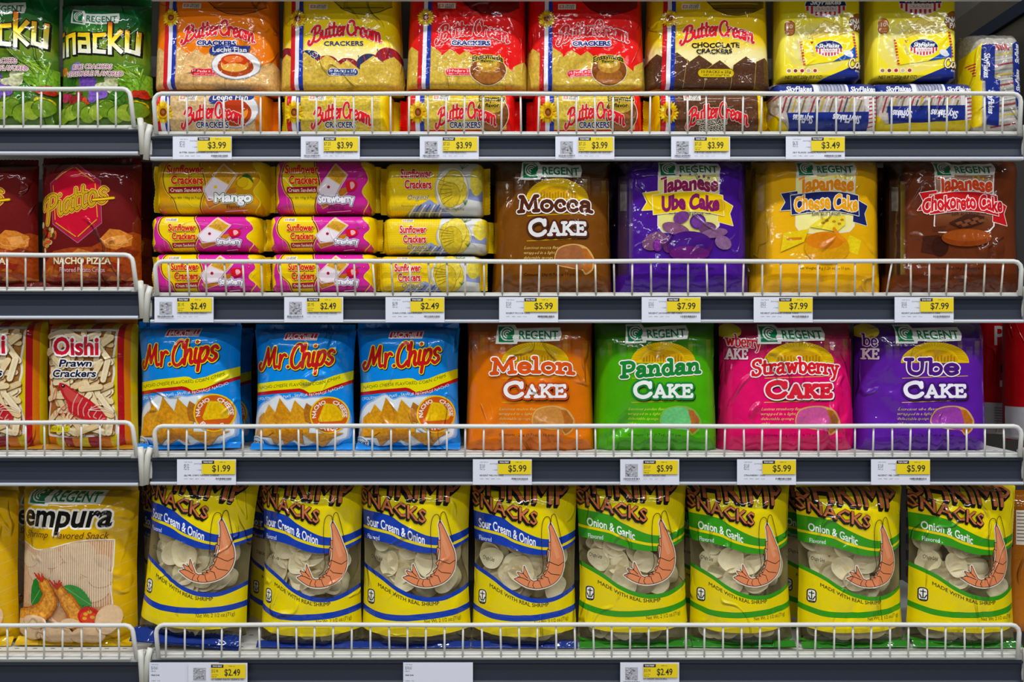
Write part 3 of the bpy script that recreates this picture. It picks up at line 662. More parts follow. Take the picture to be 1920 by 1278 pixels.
def art_butter_low(kind):
    A = Art((500, 0, 3.84), (528, 181, 745, 248)); base, dark = BC[kind]
    ck = {'choco': '5A3A26', 'orange': 'C9AE82'}.get(kind, 'CDB550')
    A.rect(80, 690, 960, 960, ck, tex=.6)
    if kind in ('red',): A.rect(80, 925, 960, 960, 'B01E24')
    if kind == 'choco':
        rg = random.Random(5)
        for k in range(90): A.ell(rg.uniform(280, 860), rg.uniform(705, 940), 3, 2, '9A7A5A', n=5)
    A.poly([(80, 690), (150, 690), (158, 960), (80, 960)], base); A.poly([(865, 690), (960, 690), (960, 960), (875, 960)], base if kind != 'orange' else 'C87820')
    A.rect(160, 690, 195, 960, 'B8232B'); A.rect(195, 690, 228, 960, 'DCDCE4'); A.rect(228, 690, 262, 960, '23358C')
    sunflower(A, 216, 826, 74); croley(A, 325, 716, 452, 754)
    if kind == 'orange':
        A.ell(735, 810, 165, 110, '8E8EA0'); A.ell(735, 808, 158, 104, 'DDDADA'); A.ell(730, 830, 118, 78, '9C4418'); A.ell(730, 820, 92, 62, 'D58C38'); A.ell(730, 790, 90, 42, 'A83C1A')
        A.poly([(540, 760), (570, 712), (680, 700), (850, 712), (840, 750), (700, 750), (580, 775)], '263672', sm=True); A.t('Leche Flan', 570, 716, 820, 752, 'E6E0D8', bold=.012)
    if kind == 'red':
        A.ell(768, 835, 125, 112, 'E8DCC0'); A.ell(768, 835, 120, 107, '6E4420', tex=.5); A.ell(770, 880, 92, 50, '8A5A2C', tex=.5); A.ell(768, 775, 92, 55, 'B89A42', tex=.6)
        A.t('Ensaymada', 668, 722, 868, 760, '1E1A12', bold=.03, out=[(10, 'C9B040')]); A.t('flavor', 715, 770, 820, 795, '1E1A12', bold=.03, out=[(8, 'C9B040')])
    butter_logo(A, 345, 795, 776, 862, 11.5)
    if kind == 'choco':
        A.t('CHOCOLATE', 415, 868, 640, 892, 'E8DCC8', bold=.06, out=[(6, 'EDE4D4')], jit=3); A.t('CHOCOLATE', 415, 868, 640, 892, '241812', bold=.02, jit=3)
        A.t('CRACKERS', 440, 902, 620, 926, '241812', bold=.02, out=[(6, 'EDE4D4')], jit=3)
    else: A.t('CRACKERS', 450, 882, 682, 914, '232E6E', bold=.03, out=[(8, 'EEE8D8')])
    return A
def sky_logo(A, cx, cy, rx, ry, top='16255C', small=False):
    A.ell(cx, cy, rx * 1.03, ry * 1.05, 'EDEAE6'); e = ell(cx, cy, rx, ry, n=40)
    A.poly(ell(cx, cy, rx, ry, 180, 360.01, 24), top)
    n = 9
    for k in range(n):
        x = cx - rx + 2 * rx * (k + .5) / n; hw = rx / n * .5
        q = max(0, 1 - ((x - cx) / rx) ** 2) ** .5
        A.rect(x - hw, cy + ry * .02, x + hw, cy + ry * q * .95, 'C02438')
    A.rect(cx - rx * .62, cy + ry * .08, cx + rx * .62, cy + ry * .52, 'EDE6E4')
    A.t('CRACKERS', cx - rx * .52, cy + ry * .16, cx + rx * .52, cy + ry * .42, 'B8606A', res=1)
    A.t('SkyFlakes', cx - rx * .76, cy - ry * .62, cx + rx * .78, cy - ry * .1, 'F2F2F4', bold=.03, sh=.3)
def art_sky():
    A = Art((1420, 0, 3.84), (1461, -14, 1613, 160)); Y = 'EBD722'
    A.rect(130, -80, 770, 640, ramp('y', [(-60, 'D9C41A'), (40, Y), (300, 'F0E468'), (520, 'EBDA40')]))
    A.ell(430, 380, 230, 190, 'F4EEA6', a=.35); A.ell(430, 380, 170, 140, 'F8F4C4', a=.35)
    sky_logo(A, 484, 68, 142, 84)
    A.poly(rrect(200, 176, 270, 290, 33), '8A4A20'); A.poly(rrect(205, 181, 265, 285, 28), 'C07838'); A.t('10', 218, 205, 254, 234, 'F6E9D8', bold=.03)
    A.t('Twin', 214, 244, 258, 256, 'F0D8C0', res=1); A.t('Packs', 211, 262, 260, 274, 'F0D8C0', res=1)
    A.ell(722, 195, 76, 72, '7A4A1C'); A.ell(722, 195, 70, 66, '9A6428')
    f = lambda x, y: (x, y - .18 * (x - 650)); A.t('SNACK', 650, 172, 795, 212, 'F4EEE4', bold=.04, warp=f, out=[(6, '5A3010')]); A.t('PACK', 680, 216, 800, 256, 'F4EEE4', bold=.04, warp=f, out=[(6, '5A3010')])
    for P in ([(355, 305), (480, 178), (545, 200), (430, 320)], [(375, 308), (560, 196), (590, 225), (420, 330)], [(390, 310), (620, 232), (645, 265), (430, 335)]):
        A.poly(P, 'E9D476', tex=.15); A.line(np.vstack([P, P[:1]]), 3, 'B89E3A', a=.6)
    A.poly([(305, 330), (670, 275), (700, 460), (335, 515)], 'E2CC14'); A.poly([(310, 330), (666, 276), (694, 458), (338, 510)], 'EFDC30')
    for k in range(9):
        y = 330 + k * 21; A.rect(303 + k * 3, y, 320 + k * 3, y + 11, 'B83040'); A.rect(668 + k * 3, y - 53, 684 + k * 3, y - 42, 'B83040')
    A.poly([(535, 485), (640, 420), (688, 372), (696, 458)], '1E4C9A'); A.ell(640, 425, 30, 22, 'E6E6E8', rot=25); A.ell(655, 440, 22, 14, 'D8D8DC')
    sky_logo(A, 506, 388, 94, 58); A.poly([(375, 335), (400, 335), (388, 356)], '9A4030')
    for k in range(4): A.ell(376 + k * 8, 372 + k * 20, 10, 10, 'D9C88A', n=10)
    A.poly([(450, 616), (560, 570), (660, 525), (760, 490), (760, 650), (450, 650)], '1B2C74')
    A.g(SCR, 'Ca', 648, 470, 722, 535, 8, 'F4EAC8', out=[(8, '6A4A14')]); A.t('rlic', 712, 490, 790, 535, 'F4EAC8', bold=.02, sh=.2, out=[(6, '6A4A14')]); A.t('flavor', 690, 545, 760, 562, 'E8E4D8', res=1)
    for k in range(5): A.ell(229 + k * 45.5, 552, 20, 20, 'EDE3C8', n=16); A.ell(229 + k * 45.5, 552, 13, 13, ('9A7A50', '7A3A2A', 'A82A30', 'C8B890', 'A03A2A')[k], n=10)
    A.t('NET WT 250g (8.8 OZ)', 205, 586, 462, 606, '4A4210', res=2, bold=.01)
    return A
def art_sky_low(k):
    A = Art((1420, 0, 3.84), (1441, 158, 1633, 249))
    A.rect(60, 690, 830, 980, 'B9AFA6', tex=.4)
    for q in range(26): A.line([(60 + q * 34, 740), (120 + q * 34, 690)], 9, 'A8324A', a=.9)
    for q in range(22): A.line([(100 + q * 33, 850), (130 + q * 33, 730 + (q * 37) % 30)], 11, ('C9C4C0', '8E3040', '4A4A4E', 'B8A43A', 'D8D4D0', '7A6A40')[q % 6], a=.9)
    A.poly([(700, 690), (850, 690), (850, 985), (735, 985)], 'D6CFCC')
    for q in range(9): A.line([(745, 720 + q * 30), (830, 700 + q * 30)], 10, 'B03048', a=.85)
    A.poly([(60, 985), (60, 880), (100, 870), (190, 985)], 'C8B410')
    f = lambda x, y: (x, y)
    A.poly([(75, 640), (120, 622), (780, 605), (830, 650), (820, 705), (70, 705)], '20306E', sm=False)
    A.rect(355, 600, 600, 705, 'DCDCE4')
    for q in range(32): A.rect(392 + q * 6, 622, 392 + q * 6 + (2, 3, 4, 2)[q % 4], 690, '34406A')
    A.t('SkyFlakes', 160, 645, 345, 690, 'E4E4EA', bold=.03, sh=.3); A.t('SkyFlakes', 612, 648, 790, 692, 'E4E4EA', bold=.03, sh=.3)
    y0 = 850 if k == 0 else 800
    A.poly([(165, y0 + 6), (420, y0), (740, y0 - 4), (740, 980), (190, 985)], '1C2B70')
    if k: A.poly([(150, 940), (500, 925), (800, 905), (800, 990), (150, 990)], 'CDB818')
    for (x0, x1) in ((205, 350), (485, 690)):   # the pack lies upside down, so the name is turned over
        yy = y0 + (30 if k == 0 else 45)
        A.t('SkyFlakes', x0, yy, x1, yy + 58, 'DCDCE6', bold=.03, sh=.3, warp=lambda x, y, x0=x0, x1=x1, yy=yy: (x0 + x1 - x, 2 * yy + 58 - y - .08 * (x - x0)))
    return A
def art_sky_end():
    A = Art((1420, 0, 3.84), (1797, 66, 1907, 249))
    A.rect(1430, 230, 1900, 980, 'A9A49C', tex=.5)
    for q in range(16): A.line([(1590, 400 + q * 38), (1770, 370 + q * 38)], 12, ('8A8A86', 'B8A850', 'C9C6C2', '8A3A44')[q % 4], a=.9)
    for q in range(8): A.line([(1520 + q * 26, 350), (1545 + q * 26, 390)], 11, 'A83044')
    A.poly([(1430, 420), (1520, 330), (1530, 960), (1480, 960), (1430, 800)], 'DDC81A')
    A.poly([(1515, 355), (1612, 350), (1612, 600), (1655, 620), (1645, 960), (1560, 950), (1545, 620), (1515, 610)], '1C2B70')
    A.poly([(1755, 350), (1830, 310), (1890, 420), (1895, 900), (1800, 930), (1765, 700)], '1C2B70'); A.poly([(1825, 315), (1880, 390), (1895, 620), (1875, 620), (1850, 400)], 'D6C21A')
    for (cx, y0, y1, s) in ((1555, 415, 600, 1), (1590, 690, 870, 1), (1800, 530, 700, -1), (1845, 745, 895, -1), (1795, 345, 490, -1)):
        n = y1 - y0
        A.t('SkyFlakes', 0, 0, n, 42, 'DFDFE8', bold=.03, sh=.3, warp=lambda x, y, cx=cx, y0=y0, y1=y1, s=s: (cx + 21 - y, y0 + x) if s > 0 else (cx - 21 + y, y1 - x))
    for q in range(5): A.rect(1455 + q * 6, 480 + q * 22, 1490, 490 + q * 22, 'B03048')
    return A
def sun_title(A, x0, y0, h, w1=212, orig=False):
    for txt, a, b, yy in (('Sunflower', 0, w1, y0), ('Crackers', w1 * .13, w1 * .99, y0 + h * 1.28)):
        A.t(txt, x0 + a, yy, x0 + b, yy + h, 'BC1824', bold=.035, out=[(7, 'EDD468')] if not orig else [(7, 'EFEADC')], shadow=(4, 4, '4A1420', 2))
def art_sun(kind, tall):
    x0, x1, y0, y1 = {('strawberry', 0): (215, 1065, 478, 754), ('strawberry', 1): (262, 1045, 90, 476), ('original', 0): (1035, 1868, 500, 772), ('original', 1): (1050, 1852, 92, 506), ('mango', 1): (262, 1045, 90, 476)}[(kind, tall)]
    A = Art((440, 280, 3.84), (440 + x0 / 3.84, 280 + y0 / 3.84, 440 + x1 / 3.84, 280 + y1 / 3.84))
    w, h = x1 - x0, y1 - y0; X = lambda q: x0 + q * w; Yf = lambda q: y0 + q * h
    P = lambda L: [(X(a), Yf(b)) for a, b in L]
    if kind == 'original':
        A.rect(x0 - 40, y0 - 40, x1 + 40, y1 + 40, 'E2C40E')
        for k in range(46): A.line(P([(k / 45, 0), (k / 45, 1)]), 2, 'EED95A', a=.5)
        for k in range(18): A.line(P([(0, k / 17), (1, k / 17)]), 2, 'EED95A', a=.5)
        A.poly(P([(.56, .0), (.93, .0), (.96, .3), (.98, .98), (.55, 1), (.52, .6)]), 'D9D9D6', a=.9)
        A.poly(P([(.2, .98), (.46, .70), (.56, .84), (.72, 1.0)]), '8C94B8'); A.poly(P([(.82, .5), (.98, .55), (.98, .75), (.84, .7)]), '8C94B8')
        for k in range(7): A.line(P([(.24 + .05 * k, .98), (.33 + .045 * k, .80)]), 9, ('E4E4EA', '4C5A9A')[k % 2])
        A.line(P([(.28, .92), (.7, .92)]), 6, 'DADAE4', a=.8)
        A.ell(X(.68), Yf(.52), .17 * w, .40 * h, 'B8B6AE'); A.ell(X(.68), Yf(.50), .155 * w, .37 * h, 'E6E2D4')
        for (a, b, r, c) in ((.64, .5, .10, 'D3BC46'), (.72, .56, .11, 'D8C24E'), (.70, .40, .10, 'D9C75A'), (.66, .62, .10, 'CDB53C')): A.ell(X(a), Yf(b), r * w, r * w * 1.15, c, tex=.35); A.line(np.array(ell(X(a), Yf(b), r * w, r * w * 1.15)), 3, '8C7A2C', a=.6)
        for k in range(6): A.line(P([(.54 + .01 * k, .34 + .09 * k), (.68, .42 + .05 * k)]), 3, '6A5C20', a=.8)
        A.ell(X(.92), Yf(.38), .06 * w, .26 * h, 'D8C75A', tex=.3)
        for k in range(4): A.line(P([(.78, .16), (.75 + .03 * k, .05 + .04 * (k % 2))]), 4, '4E6A2A'); A.line(P([(.81, .80), (.79 + .015 * k, .72)]), 4, '3E6A2A')
        A.poly(P([(0, 0), (.035, .0), (.06, 1), (0, 1)]), 'D9BC0C')
        sun_title(A, X(.17), Yf(.24 if tall == 0 else .15), (.20 if tall == 0 else .155) * h, .31 * w if tall else .25 * w, True)
        croley(A, X(.19), Yf(.07), X(.30), Yf(.15)) if not tall else None
        b = Yf(.86) if tall == 0 else Yf(.70)
        A.t('Original', X(.24), b - 34, X(.45), b, '4A3F3A', sh=.3, out=[(5, 'F2E7B8')])
        if tall: A.t('Flavored Snack Crackers', X(.18), Yf(.80), X(.38), Yf(.83), '6A5A20', res=1); A.t('Net Wt. 190g/6.7oz', X(.56), Yf(.84), X(.80), Yf(.88), '4A4A4A', res=1)
        return A
    pk, dk, yl = ('BD2C8E', '6E1038', 'E6C80E') if kind == 'strawberry' else ('C79514', '8A5A0A', 'E2C40C')
    A.rect(x0 - 40, y0 - 40, x1 + 40, y1 + 40, yl)
    A.poly(P([(.11, -.05), (.86, -.05), (.88, .1), (.96, .35), (.90, .6), (.96, .8), (.88, 1.05), (.02, 1.05), (.07, .8), (.05, .5), (.08, .2)]), pk, sm=True, n=4)
    A.line(P([(.87, 0), (.955, .35), (.90, .6), (.955, .8), (.885, 1)]), 6, 'E9D24A', sm=True)
    L = [(.15, -.05), (.11, .2), (.10, .4), (.13, .6), (.20, .78), (.215, 1.05)]; R = [(.44, 1.05), (.425, .9), (.44, .74), (.465, .6), (.475, .45), (.455, .28), (.42, .12), (.405, -.05)]
    A.poly(smooth_pts(P(L), 5).tolist() + smooth_pts(P(R), 5).tolist(), yl)
    for k in range(10): A.line(P([(.13 + .03 * k, .3), (.16 + .03 * k, 1)]), 2, 'EED85A', a=.35)
    A.line(P(R), 9, dk, sm=True); A.line([(x + 7, y) for x, y in P(R)], 4, 'EFD95A', sm=True); A.line(P(L), 8, dk, sm=True); A.line([(x - 6, y) for x, y in P(L)], 4, 'E9D24A', sm=True)
    for (a, b) in ((.51, .16), (.72, .10), (.90, .36), (.06, .92), (.80, .95)): A.ell(X(a), Yf(b), 9, 9, 'A01840' if kind == 'strawberry' else 'E6D05A', n=10); A.ell(X(a), Yf(b), 4, 4, 'E0A0B8' if kind == 'strawberry' else 'F2E6A0', n=8)
    # sandwich biscuit
    A.poly(P([(.47, .78), (.55, .62), (.74, .52), (.75, .62), (.62, .80), (.50, .90)]), 'B8782A', tex=.3); A.line(P([(.47, .78), (.50, .90), (.62, .80), (.75, .62)]), 5, 'E6C888', a=.9)
    A.line(P([(.455, .56), (.55, .32), (.63, .10), (.755, .30), (.69, .50), (.62, .72), (.50, .76), (.455, .56)]), 9, 'F0D8DC', a=.7); A.poly(P([(.465, .56), (.50, .47), (.55, .34), (.62, .39), (.69, .46), (.66, .56), (.62, .70), (.56, .74), (.50, .72)]), 'E8DDE4'); A.poly(P([(.55, .33), (.63, .12), (.745, .30), (.68, .48)]), 'C99A3A', tex=.35); A.line(P([(.55, .33), (.63, .12), (.745, .30), (.68, .48), (.55, .33)]), 5, 'E8D08A')
    for k in range(9): A.ell(X(.61 + .02 * (k % 3) + .012 * (k // 3)), Yf(.24 + .06 * (k // 3) + .03 * (k % 3)), 3, 3, '9A6A20', n=6)
    A.ell(X(.565), Yf(.52), 12, 11, '9A1A36' if kind == 'strawberry' else 'E6C83A', n=12)
    if kind == 'strawberry':
        A.poly(P([(.735, .44), (.76, .40), (.82, .40), (.85, .47), (.82, .58), (.76, .60), (.74, .52)]), 'C0182A', sm=True); A.poly(P([(.78, .44), (.81, .43), (.825, .5), (.79, .56)]), 'E8B0B8', sm=True); A.line(P([(.83, .38), (.86, .34)]), 6, '4E6A2A')
        fl, b0 = 'Strawberry', (.63, .64, .85, .78)
        if tall: b0 = (.46, .65, .82, .79)
    else:
        A.ell(X(.84), Yf(.45), .055 * w, .12 * h, 'E3C313', rot=20); A.ell(X(.80), Yf(.42), .05 * w, .11 * h, 'D9B20F', rot=-15); A.poly(P([(.80, .33), (.84, .28), (.88, .34), (.9, .45), (.86, .36)]), '33602A', sm=True); A.poly(P([(.81, .33), (.76, .4), (.745, .48), (.775, .36)]), '33602A', sm=True)
        fl, b0 = 'Mango', (.56, .62, .88, .78)
    A.t(fl, X(b0[0]), Yf(b0[1]), X(b0[2]), Yf(b0[3]), 'F0EEF2', bold=.05, out=[(16, 'EDE4F0' if kind == 'strawberry' else 'F4F0E0'), (9, '7A6A90' if kind == 'strawberry' else '2E5A2E')], jit=3)
    A.t('Flavor', X(b0[0] + .1), Yf(b0[3] + .05), X(b0[2] - .1), Yf(b0[3] + .11), '5A2A4A' if kind == 'strawberry' else '7A3A10', res=1, bold=.02); A.line(P([(b0[0] + .08, b0[3] + .15), (b0[2] - .04, b0[3] + .13)]), 4, 'F0E4E8')
    if tall:
        sun_title(A, X(.13), Yf(.12), .15 * h, .33 * w)
        ry0, ry1 = Yf(.52), Yf(.62)
        A.t('Net Wt 190g (6.7oz.)', X(.17), Yf(.69), X(.44), Yf(.73), '4A3A20', res=1, bold=.01)
    else:
        sun_title(A, X(.19), Yf(.26), .18 * h, .25 * w); ry0, ry1 = Yf(.76), Yf(.87); croley(A, X(.16), Yf(.10), X(.27), Yf(.19))
    a, b = (.15, .45) if tall else (.225, .435)
    A.poly([(X(a), ry0), (X(b), ry0 - 6), (X(b), ry1), (X(a), ry1 + 4)], '8E1830'); A.t('Cream Sandwich', X(a) + 10, ry0 + 6, X(b) - 8, ry1 - 5, 'F2DDC8', bold=.02, res=1)
    return A
def art_cake(kind):
    """round-cake bag: solid colour fading to clear film at the top"""
    base, txt, out2, ctxt, cout, sl, word = {
        'mocca': ('6E430E', '4A2414', '4A2414', 'E0DFE0', '4A2412', '96623E', 'Mocca'), 'melon': ('CF7410', 'C8541A', '8A3010', 'F2ECEC', 'C2501C', 'B98448', 'Melon'),
        'pandan': ('4E9E12', '1F7A34', '145A24', 'EDEFEC', '1D7A3C', '6FB87A', 'Pandan'), 'strawberry': ('C4125E', 'C4202C', '8A0F20', 'C6263A', 'F2ECEE', 'C05A92', 'Strawberry'),
        'ube': ('56208C', '45186E', '2E0F52', 'EDEBF2', '3E1768', '8A3F92', 'Ube')}[kind]
    A = Art((860, 590, 3.692), (1114, 604, 1345, 847))
    A.poly([(860, 330), (1870, 330), (1870, 1000), (860, 1000)], base); A.rect(860, 215, 1870, 330, base, a=fade('y', 215, 330, .30, 1.0)); A.rect(860, 20, 1870, 215, base, a=.30)
    if kind in ('strawberry', 'ube'):   # the print of the side panel wraps round the left edge
        s1, s2 = ('wberry', 'AKE') if kind == 'strawberry' else ('be', 'KE')
        A.ell(985, 115, 60, 52, 'D9C64A', a=.8)
        A.g(SLB, s1, 960, 130, 960 + 32 * len(s1), 215, 9, 'C4202C' if kind == 'strawberry' else '3E1767', out=[(9, 'EBD6DC')], warp=lambda x, y: (x, y + .12 * (x - 960))); A.g(SLB, s2, 958, 235, 958 + 38 * len(s2), 310, 11, 'EBD6DC', out=[(8, cout if kind == 'ube' else '8A1A3A')])
    # half-round farm picture
    cx, cy = 1395, 335
    A.poly(ell(cx, cy, 226, 142, 180, 360.01, 30), 'D9B81E'); A.poly(ell(cx, cy - 10, 150, 80, 180, 360.01, 24), 'C79C14', tex=.2)
    for k in range(33):
        a = math.radians(184 + k * 5.3); A.line([(cx + 150 * math.cos(a), cy - 20 + 95 * math.sin(a)), (cx + 222 * math.cos(a), cy + 139 * math.sin(a))], 3, 'B08A12', a=.7)
    for k in range(14): A.rect(cx - 140 + k * 20, cy - 40 - (k * 7) % 17, cx - 130 + k * 20, cy - 8, 'A67E10', a=.6)
    A.line([(1180, 440), (1612, 424)], 4, 'D9B82A'); A.line([(1178, 606), (1608, 590)], 4, 'D9B82A')
    regent(A, 1130, 78, 1565, 205, slope=-.03 if kind == 'pandan' else 0.0)
    n = len(word); x0, x1 = (1088, 1668) if n > 4 else (1180, 1560)
    if kind == 'mocca': x0, x1 = 1100, 1660
    f = {'pandan': lambda x, y: (x, y - .06 * (x - 1380)), 'strawberry': lambda x, y: (x, y + 26 * ((x - 1380) / 290) ** 2 - 18), 'melon': lambda x, y: (x, y + 12 * ((x - 1380) / 290) ** 2 - 18), 'mocca': lambda x, y: (x, y + 8 * ((x - 1380) / 290) ** 2 - 10), 'ube': lambda x, y: (x, y - 8)}[kind]
    wd = 15 if n > 7 else 23
    A.g(SLB, word, x0 + 18, 312, x1 - 18, 420, wd, txt, out=[(18, 'F2EEEA'), (3, out2)], warp=f)
    A.g(SLB, 'C', 1200, 465, 1308, 570, 27, ctxt, out=[(26, cout), (6, '3A1A10' if kind in ('melon', 'mocca') else cout)] if kind != 'strawberry' else [(26, cout), (8, 'C6263A')], shadow=(6, 8, '24160E', 22))
    A.g(SLB, 'AKE', 1330, 482, 1592, 570, 20, ctxt, out=[(26, cout), (6, '3A1A10' if kind in ('melon', 'mocca') else cout)] if kind != 'strawberry' else [(26, cout), (8, 'C6263A')], shadow=(6, 8, '24160E', 22), gap=.5)
    A.g(SLB, 'C', 1200, 465, 1308, 570, 27, ctxt)
    fl = {'mocca': 'mocca', 'melon': 'melon', 'pandan': 'pandan', 'strawberry': 'strawberry', 'ube': 'ube'}[kind]
    lc = 'D8C27A' if kind != 'pandan' else 'C6DC5A'
    for k, s in enumerate((f'Luscious {fl} flavor', 'wrapped in a light,', 'delectable sponge', 'cake.')):
        A.t(s, 1158, 640 + k * 33, 1158 + (272, 220, 205, 60)[k], 660 + k * 33, lc, sh=.35, res=1)
    A.poly([(1370, 735), (1400, 655), (1500, 628), (1600, 650), (1655, 730), (1640, 800), (1590, 832), (1560, 800), (1480, 790), (1400, 770)], 'C9A266' if kind != 'pandan' else '8AA84A', sm=True)
    A.poly([(1378, 735), (1405, 662), (1500, 636), (1565, 655), (1585, 740), (1570, 795), (1480, 782), (1404, 765)], sl, sm=True, tex=.25); A.poly([(1565, 655), (1600, 660), (1645, 730), (1632, 795), (1592, 822), (1572, 795), (1586, 740)], 'A8672A', tex=.3)
    A.t('Contents : 20g (0.7oz) x 10 pcs.', 1158, 818, 1520, 838, {'melon': '6A3A0A', 'mocca': '3A1E0A', 'pandan': '20500E', 'strawberry': '6A0A34', 'ube': '2A0E4A'}[kind], res=1, bold=.01)
    return A
def art_japan(kind):
    z = (900, 280, 3.692); A = Art(z, (1150, 303, 1406, 549))
    base, pan, tx, rb, rbt, rbe = {'ube': ('3E1478', 'DCD688', '7E1A4E', 'E0C012', '74185A', 'F0EBC8'), 'cheese': ('D9A80A', 'EDE49C', 'D98A14', '1A2254', 'E0A018', 'E9E4D8'), 'choco': ('5A2C14', '9A7A66', 'C4471C', 'A8161C', 'B81C24', 'EDE0DC')}[kind]
    A.rect(880, 60, 1900, 1010, base, a=.08 if kind != 'cheese' else .3)
    A.rect(985, 60, 1040, 1010, base, a=fade('x', 985, 1040)); A.rect(1800, 60, 1850, 1010, base, a=fade('x', 1800, 1850, 1, 0)); A.rect(1040, 60, 1800, 1010, base); A.rect(880, 860, 1900, 1010, base, a=fade('y', 860, 900))
    L = [(1205, 170), (1640, 160), (1638, 540), (1600, 580), (1420, 600), (1235, 585), (1200, 540)]
    A.poly(L, 'D8CFE0' if kind == 'ube' else 'E6E0DC'); A.poly([(1210, 170), (1630, 160), (1628, 538), (1592, 572), (1420, 590), (1240, 577), (1208, 536)], pan if kind != 'choco' else ramp('y', [(160, 'A88A78'), (400, '8A6048'), (560, base)]))
    regent(A, 1203, 88, 1640, 205)
    st = {'ube': '5A2A6A', 'cheese': 'E3C22E', 'choco': 'E0B41C'}[kind]
    for (x, y, r) in ((1430, 188, 12), (1490, 205, 14), (1525, 202, 16), (1560, 212, 14), (1596, 236, 14), (1360, 196, 12)):
        A.poly([(x + (r if k % 2 == 0 else r * .42) * math.sin(k * math.pi / 5), y - (r if k % 2 == 0 else r * .42) * math.cos(k * math.pi / 5)) for k in range(10)], st)
    A.t('Japanese', 1232, 200, 1628, 298, tx, bold=.045, out=[(13, 'F0E9D0' if kind != 'choco' else 'F0E6E2')], warp=lambda x, y: (x, y + 10 * ((x - 1430) / 200) ** 2 - 6), jit=8)
    A.line([(1226, 217), (1262, 208)], 20, 'F0E9D0'); A.line([(1228, 217), (1262, 208)], 13, tx)
    P = [(1165, 330), (1300, 312), (1420, 306), (1540, 310), (1660, 332)]; Q = [(1668, 470), (1540, 445), (1420, 438), (1300, 446), (1172, 462)]
    tails = [[(1098, 315), (1215, 300), (1215, 425), (1092, 432), (1128, 375)], [(1630, 345), (1735, 402), (1712, 455), (1735, 536), (1625, 510)]]
    for tl in tails: A.line(np.vstack([tl, tl[:1]]), 8, rbe); A.poly(tl, rb)
    A.line(np.vstack([smooth_pts(P, 5), smooth_pts(Q, 5), [P[0]]]), 8, rbe); A.poly(np.vstack([smooth_pts(P, 5), smooth_pts(Q, 5)]), rb)
    if kind == 'ube': A.ell(1640, 400, 40, 44, 'CFA80E', a=.5)
    w = {'ube': 'Ube Cake', 'cheese': 'Cheese Cake', 'choco': 'Chokoreto Cake'}[kind]; x0, x1 = {'ube': (1232, 1636), 'cheese': (1190, 1660), 'choco': (1120, 1700)}[kind]
    A.t(w, x0, 328, x1, 428, rbt, bold=.04, out=[(11, rbe)] if kind != 'ube' else [(3, '4A1040')], warp=lambda x, y: (x, y + 14 * ((x - 1425) / 230) ** 2 - 6), jit=7)
    A.t('Soft and Moist.', 1320, 444, 1530, 468, '3A3A4A' if kind != 'choco' else '3A2018', bold=.01, jit=2); A.line([[(1285, 452), (1312, 452)], [(1540, 454), (1572, 454)]], 4, '3A3A4A')
    if kind == 'ube':
        for (x, y, a, b, c, r) in ((1370, 480, 58, 40, '6A3A7A', -20), (1485, 510, 56, 52, '4E2468', 0), (1485, 512, 44, 40, '6A3A86', 0), (1330, 560, 100, 42, '7A5070', 15), (1180, 645, 90, 58, '6E4A66', -25), (1555, 560, 60, 46, '5E3A5E', 0), (1600, 590, 92, 32, '7A5878', -8), (1660, 655, 60, 46, '7E5E80', 25), (1200, 675, 34, 42, '5A2068', 0), (1200, 675, 24, 32, '7A3088', 0), (1275, 665, 40, 60, '5A2A5E', 0)): A.ell(x, y, a, b, c, tex=.4, rot=r)
        A.ell(1425, 675, 162, 100, '4A1658', tex=.2); A.ell(1425, 655, 150, 78, '3A1066', tex=.1); A.ell(1425, 730, 140, 50, '5A1A62', tex=.25)
    elif kind == 'cheese':
        A.poly([(1300, 545), (1400, 480), (1560, 470), (1565, 530), (1500, 580), (1380, 560)], 'E4D24A', tex=.2)
        for (x, y) in ((1400, 520), (1430, 505), (1480, 510), (1520, 525), (1540, 498)): A.ell(x, y, 14, 9, 'B8842A')
        A.poly([(1110, 590), (1300, 560), (1260, 650), (1090, 720)], 'D9BE1C', tex=.2); A.poly([(1600, 600), (1690, 640), (1660, 740), (1560, 700)], 'DEC62A', tex=.2)
        A.ell(1430, 690, 165, 110, 'C99410', tex=.2); A.ell(1415, 640, 140, 60, 'C67C14', tex=.15); A.line([(1480, 560), (1520, 610), (1560, 640)], 26, 'D48A1C', sm=True); A.line([(1140, 630), (1240, 625)], 16, 'C07818')
    else:
        A.poly([(1300, 520), (1430, 460), (1560, 475), (1545, 520), (1400, 560)], '3A1C10', tex=.3)
        for k in range(6): x, y = 1345 + (k % 3) * 60 + (k // 3) * 40, 520 - (k % 3) * 14 + (k // 3) * 12; A.poly([(x, y), (x + 40, y - 12), (x + 58, y + 4), (x + 16, y + 16)], '6E432C')
        A.poly([(1190, 545), (1290, 540), (1270, 580), (1200, 580)], '4E2614', tex=.3); A.poly([(1130, 610), (1240, 600), (1300, 690), (1230, 740), (1120, 720)], '3A1A0E', tex=.4); A.ell(1250, 680, 60, 70, '2E140A', tex=.3)
        A.ell(1430, 620, 175, 62, '7A3A12', tex=.2); A.ell(1430, 605, 165, 40, '8C4818', tex=.2); A.line([(1590, 690), (1700, 620)], 14, '3A1C10'); A.line([(1600, 660), (1690, 600)], 9, '5A2E18')
    A.t('Net Weight: 34 g (1.20 oz.) x 10 pcs.', 1225, 818, 1600, 838, '1E0A3A' if kind == 'ube' else '6A4A08' if kind == 'cheese' else '2E140A', res=1, bold=.01)
    return A
